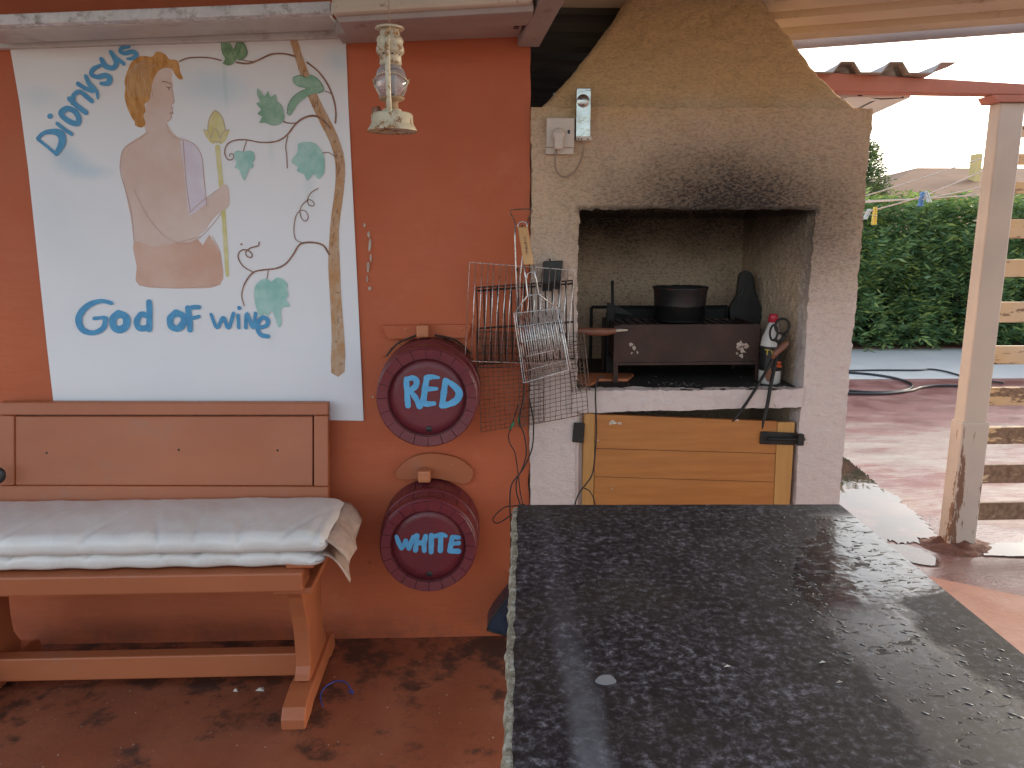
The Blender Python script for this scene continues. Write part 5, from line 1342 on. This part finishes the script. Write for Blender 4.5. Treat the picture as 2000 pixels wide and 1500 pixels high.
for pts in (([(1635,192),(1680,186),(1720,193),(1765,190)]), ([(1672,214),(1700,200),(1730,184)])):
    P = []
    for i, (x, y) in enumerate(pts):
        # follow the liner: solve distance so that point lies just under it
        d = ray(x, y); best = None
        for k in range(200):
            yy = PY0+.1+(yFar-PY0-.1)*k/199; p = W(x, y, yy); zl = zs_(yy)-.012
            if best is None or abs(p.z-zl) < best[0]: best = (abs(p.z-zl), p)
        P.append(best[1])
    build('wire', MB().tube(P, .004, 5), M['cable'], cn)
# slatted screen
scn = thing('slatted_screen', (PX0+.6, PY0+.09, 0), 'peeling yellow and cream slatted screen to the right of the post', 'screen')
sy = PY0+.094
for i, (a, b) in enumerate(((355,378),(300,322),(428,466),(507,541),(590,630),(676,712),(757,792),(835,868),(908,944),(982,1016),(245,268))):
    top_ = W(1960, a, sy).z; bot_ = W(1960, b, sy).z
    tl_ = rnd.uniform(-.006, .006)
    x0_, x1_ = PX0+.085, PX0+1.35
    build('slat', MB().hexa([(x0_, sy, bot_), (x1_, sy, bot_+tl_), (x1_, sy+.022, bot_+tl_), (x0_, sy+.022, bot_)], [(x0_, sy, top_), (x1_, sy, top_+tl_), (x1_, sy+.022, top_+tl_), (x0_, sy+.022, top_)]), M['slat'], scn, bevel=.003)
build('upright', B((PX0+1.25, sy-.08, .0), (PX0+1.33, sy-.003, tz)), M['post'], scn, bevel=.005)
# soil at the foot
q = MB(); n = 26
for i in range(n+1):
    for j in range(n+1):
        u = -1+2*i/n; v = -1+2*j/n; r_ = math.hypot(u, v)
        x = PX0+.06+u*.19; y = PY0+.03+v*.14
        q.v.append(Vector((x, y, -.006+max(0, 1-r_)*.045*(1+.8*noise.noise(Vector((x*25, y*25, 0)))))))
for i in range(n):
    for j in range(n): q.f.append((i*(n+1)+j, (i+1)*(n+1)+j, (i+1)*(n+1)+j+1, i*(n+1)+j+1))
tag(build('soil', q, M['soil'], None, True), 'reddish damp soil heaped round the foot of the post', 'soil', kind='stuff')
# puddles
def puddle(pts, label, seed, zz=.0015):
    c = Vector((sum(p[0] for p in pts)/len(pts), sum(p[1] for p in pts)/len(pts)))
    P = smoothline([G(x, y, zz) for x, y in pts], 40, True)
    cen = sum(P, Vector())/len(P); out = []
    for p in P:
        d = (p-cen); k = 1+.22*noise.noise(p*5+Vector((seed*3, 0, 0)))+.12*noise.noise(p*30+Vector((seed, 0, 0)))+.05*noise.noise(p*90); out.append(cen+Vector((d.x*k, d.y*k, 0)))
    o = build('puddle', plate(out, (0, 0, -.001)), M['water']); o['kind'] = 'structure'
    return o
puddle([(1600,880),(1640,885),(1690,925),(1740,965),(1800,1010),(1835,1045),(1790,1058),(1740,1050),(1700,1060),(1640,1050),(1600,1000)], '', 1)
puddle([(1740,1062),(1790,1068),(1830,1092),(1826,1104),(1780,1098),(1735,1085)], '', 2)
puddle([(1918,1072),(1960,1060),(2060,1064),(2060,1082),(2000,1087),(1950,1086),(1915,1083)], '', 3)
# hose
tag(build('hose', MB().tube(smoothline([G(x, y, .012) for x, y in ((1560,722),(1645,727),(1700,731),(1745,738),(1777,748),(1778,758),(1750,765),(1700,766),(1640,762),(1560,758))], 8), .013, 8), M['hose'], None, True), 'coil of black garden hose nearest the fireplace pier', 'hose', 'black hose lying in the yard')
tag(build('hose', MB().tube(smoothline([G(x, y, .012+.0*x) for x, y in ((1560,764),(1650,768),(1720,769),(1775,763),(1800,756),(1840,753),(1920,756),(2100,770))], 8), .013, 8), M['hose'], None, True), 'black hose running straight to the right behind the post', 'hose', 'black hose lying in the yard')
tag(build('hose', MB().tube(smoothline([G(x, y, .012) for x, y in ((1560,726),(1700,723),(1790,723),(1815,721),(1845,725),(1890,737),(1960,748))], 8), .010, 8), M['hose'], None, True), 'farthest strand of black hose beside the pale pavement', 'hose', 'black hose lying in the yard')

# ================================================================== BACKGROUND
def leaves(name, label, cat, sampler, nspr, nlv, ll, mat, parent=None, seed=1, droop=.3):
    rg = np.random.default_rng(seed); V_ = []; 
    c, nrm = sampler(rg, nspr)                   # sprig bases and outward directions
    d = nrm+rg.normal(0, .55, (nspr, 3)); d[:, 2] += .15; d /= np.linalg.norm(d, axis=1)[:, None]
    verts = np.zeros((nspr, nlv, 4, 3))
    a = np.cross(d, np.array([0, 0, 1.0])); a /= np.linalg.norm(a, axis=1)[:, None]+1e-6; b = np.cross(a, d)
    for k in range(nlv):
        t = (k+.5)/nlv; side = 1 if k % 2 else -1
        base = c+d*(t*ll*2.2)[..., None] if np.ndim(t) else c+d*(t*ll*2.2)
        ang = rg.uniform(-.5, .5, nspr)
        ld = d*.65+(a*np.cos(ang)[:, None]+b*np.sin(ang)[:, None])*side*.9+rg.normal(0, .15, (nspr, 3)); ld[:, 2] -= droop*t
        ld /= np.linalg.norm(ld, axis=1)[:, None]
        L_ = ll*rg.uniform(.7, 1.25, nspr)[:, None]; wv_ = np.cross(ld, b+rg.normal(0, .4, (nspr, 3))); wv_ /= np.linalg.norm(wv_, axis=1)[:, None]+1e-6
        w_ = L_*.13
        verts[:, k, 0] = base; verts[:, k, 1] = base+ld*L_*.5+wv_*w_; verts[:, k, 2] = base+ld*L_; verts[:, k, 3] = base+ld*L_*.5-wv_*w_
    v = verts.reshape(-1, 3); o0 = np.array([v[:, 0].mean(), v[:, 1].mean(), 0.0]) if parent is None else np.array(ORIG[parent.name])
    me = bpy.data.meshes.new(name); n = len(v); nf = n//4
    me.vertices.add(n); me.vertices.foreach_set('co', (v-o0).ravel().astype(np.float32))
    me.loops.add(n); me.loops.foreach_set('vertex_index', np.arange(n, dtype=np.int32))
    me.polygons.add(nf); me.polygons.foreach_set('loop_start', np.arange(0, n, 4, dtype=np.int32)); me.polygons.foreach_set('loop_total', np.full(nf, 4, dtype=np.int32))
    me.update(); me.validate(); me.materials.append(mat)
    o = bpy.data.objects.new(name, me); COL.objects.link(o)
    if parent: o.parent = parent
    else: o.location = o0
    ORIG[o.name] = Vector(o0)
    if label: tag(o, label, cat)
    return o
hg_ = thing('hedge', (7, 7.9, 0), 'dense green feathery hedge beyond the pale pavement', 'hedge')
def hs_(zmax, yb, dens=1.0, top_only=False):
    def f(rg, n):
        x = rg.uniform(3.0, 12.5, n); z = rg.uniform(.03, zmax, n)
        if top_only: z = rg.uniform(1.35, zmax, n)
        lump = np.array([noise.noise(Vector((a_*1.7, 0, b_*2.1)))+.5*noise.noise(Vector((a_*5, 2, b_*5))) for a_, b_ in zip(x, z)])
        y = yb+lump*-.45+.35*(z/zmax)**3*rg.random(n)*2+rg.exponential(.10, n)-.08*(z < .5)
        zc = z*(1+.06*np.array([noise.noise(Vector((a_*2.3, 7, 0))) for a_ in x]))
        nr = np.stack([rg.normal(0, .3, n), np.full(n, -1.0), .3+.8*(z/zmax)], 1)
        return np.stack([x, y, zc], 1), nr
    return f
leaves('foliage', None, None, hs_(1.86, 7.45), 7500, 9, .115, M['hedge'], hg_, 3)
leaves('sunlit_top', None, None, hs_(1.98, 7.75, top_only=True), 1500, 8, .075, M['hedge_yellow'], hg_, 5)
q = MB()
for k in range(60):
    x = 3.1+k*.16; q.tube([(x, 7.95, 0), (x+rnd.uniform(-.15, .15), 7.8+rnd.uniform(-.1, .2), .8), (x+rnd.uniform(-.3, .3), 7.8+rnd.uniform(-.2, .3), 1.6+rnd.uniform(-.2, .3))], [.025, .016, .006], 5)
build('stem', q, M['bark'], hg_, True)
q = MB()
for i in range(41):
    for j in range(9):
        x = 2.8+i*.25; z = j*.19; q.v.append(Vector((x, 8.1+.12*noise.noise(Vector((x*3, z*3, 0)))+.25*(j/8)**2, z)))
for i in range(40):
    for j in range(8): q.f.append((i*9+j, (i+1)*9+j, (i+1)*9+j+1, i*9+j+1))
build('dark_core', q, simple('core_shade', (.012, .03, .015), (.03, .06, .025), 9, .9, .6, 20), hg_, True)  # dark sheet added for the hedge's shaded inside, stops see-through
# dark tree
tr = thing('tree', (6.4, 12, 0), 'dark narrow tree rising behind the right edge of the fireplace', 'tree')
tx = W(1668, 400, 12).x
tz1 = W(1700, 285, 12).z
def ts(rg, n):
    z = rg.uniform(.8, tz1, n); rmax = .62*(1-((z-1.0)/(tz1-.6))**2.2)+.06; rmax = np.clip(rmax, .06, None)
    a_ = rg.uniform(0, 2*math.pi, n); r_ = rmax*np.sqrt(rg.random(n))
    lump = 1+.5*np.array([noise.noise(Vector((math.cos(q_)*2, math.sin(q_)*2, zz*1.9))) for q_, zz in zip(a_, z)])
    return np.stack([tx+.0+r_*lump*np.cos(a_), 12+r_*lump*np.sin(a_), z], 1), np.stack([np.cos(a_), np.sin(a_), np.full(n, .5)], 1)
leaves('crown', None, None, ts, 2600, 7, .09, M['cypress'], tr, 9)
build('trunk', MB().tube([(tx, 12, 0), (tx+.05, 12, 1.5), (tx, 12, tz1-.3)], [.11, .08, .02], 8), M['bark'], tr, True)
# house
hy = 17.0
hs2 = thing('house', (16, 20, 0), 'salmon roofed house behind the hedge with a yellow chimney', 'house')
r0 = W(1690, 386, hy); r1 = W(1828, 322, hy+3); r2 = W(2120, 334, hy+3); r3 = W(2200, 396, hy)
ev0 = Vector((r0.x, hy, r0.z)); ev1 = Vector((r3.x, hy, r0.z))
q = MB().add([ev0, ev1, (r2.x+1, hy+4, r1.z), (r1.x, hy+4, r1.z), (ev0.x, hy+8, r0.z), (ev1.x, hy+8, r0.z)], [(0,1,2,3), (3,2,5,4), (0,3,4), (1,5,2)])
ro = build('roof', q, M['roof_tile'], hs2)
build('eave', B((ev0.x-.05, hy-.06, r0.z-.14), (ev1.x, hy+.02, r0.z)), M['orange_beam'], hs2)
build('wall', B((ev0.x+.3, hy+.3, 0), (ev1.x-.3, hy+7.7, r0.z-.01)), M['house_wall'], hs2)
ca = W(1906, 330, hy+2); cb = W(1920, 300, hy+2)
build('chimney', B((ca.x, hy+2, ca.z-.4), (cb.x, hy+2.3, cb.z)), M['yellow_wall'], ro)
for k in range(3):
    x = ev0.x+1.5+k*2.2
    wf = build('window', B((x, hy+.27, 1.0), (x+.9, hy+.33, 1.95)), M['white_board'], hs2)
    build('pane', B((x+.06, hy+.262, 1.06), (x+.84, hy+.269, 1.89)), M['cushion_blue'], wf)
# rest of the neighbourhood closes the horizon
gw = thing('garden_wall', (6, 9.9, 0), 'pale garden wall half hidden behind the hedge', 'wall')
build('wall_face', B((2.0, 9.8, 0), (14, 9.95, 1.25)), M['pavement'], gw)
build('coping', B((1.98, 9.77, 1.2505), (14.02, 9.98, 1.30)), M['white_board'], gw)
# clothes lines with pegs
CLG = 'clothes lines strung across the yard'
ln = [([(1600,400),(1685,384),(1940,302)], 3.4, 'upper clothes line rising towards the post'), ([(1600,396),(1800,388),(1945,378)], 3.0, 'nearly level clothes line in front of the house eave'),
      ([(1600,436),(1700,412),(1815,378),(1945,322)], 2.6, 'steepest clothes line carrying the yellow and blue pegs'), ([(1600,400),(1810,386),(1945,358)], 2.8, 'clothes line rising gently between the other lines')]
for pts, yy, lb_ in ln:
    tag(build('clothes_line', MB().tube(smoothline([W(x, y, yy) for x, y in pts], 6), .0055, 5), M['clothes_line'], None, True), lb_, 'clothes line', CLG)
def peg(px, py, yy, h, mat, tilt, label):
    p = W(px, py, yy); t = thing('clothes_peg', p, label, 'peg', 'clothes pegs on the line')
    for s_ in (-1, 1):
        build('peg_half', MB().hexa([p+Vector((s_*.004+tilt, -.01, -h)), p+Vector((s_*.016+tilt, -.01, -h)), p+Vector((s_*.016+tilt, .01, -h)), p+Vector((s_*.004+tilt, .01, -h))],
              [p+Vector((s_*.003, -.01, .02)), p+Vector((s_*.011, -.01, .02)), p+Vector((s_*.011, .01, .02)), p+Vector((s_*.003, .01, .02))]), mat, t, bevel=.002)
    build('spring', MB().tube([p+Vector((-.014, -.012, -h*.4)), p+Vector((.014, -.012, -h*.4))], .003, 6), M['chrome'], t)
peg(1709, 410, 2.6, .10, M['yellow'], 0, 'yellow clothes peg beside the fireplace pier')
peg(1698, 414, 2.6, .05, M['pale_peg'], -.03, 'pale green peg tight against the yellow peg')
peg(1801, 381, 2.6, .075, M['blue_peg'], -.006, 'blue clothes peg in the middle of the line')
peg(1808, 379, 2.6, .055, M['pale_peg'], .03, 'pale slanting peg touching the blue peg')
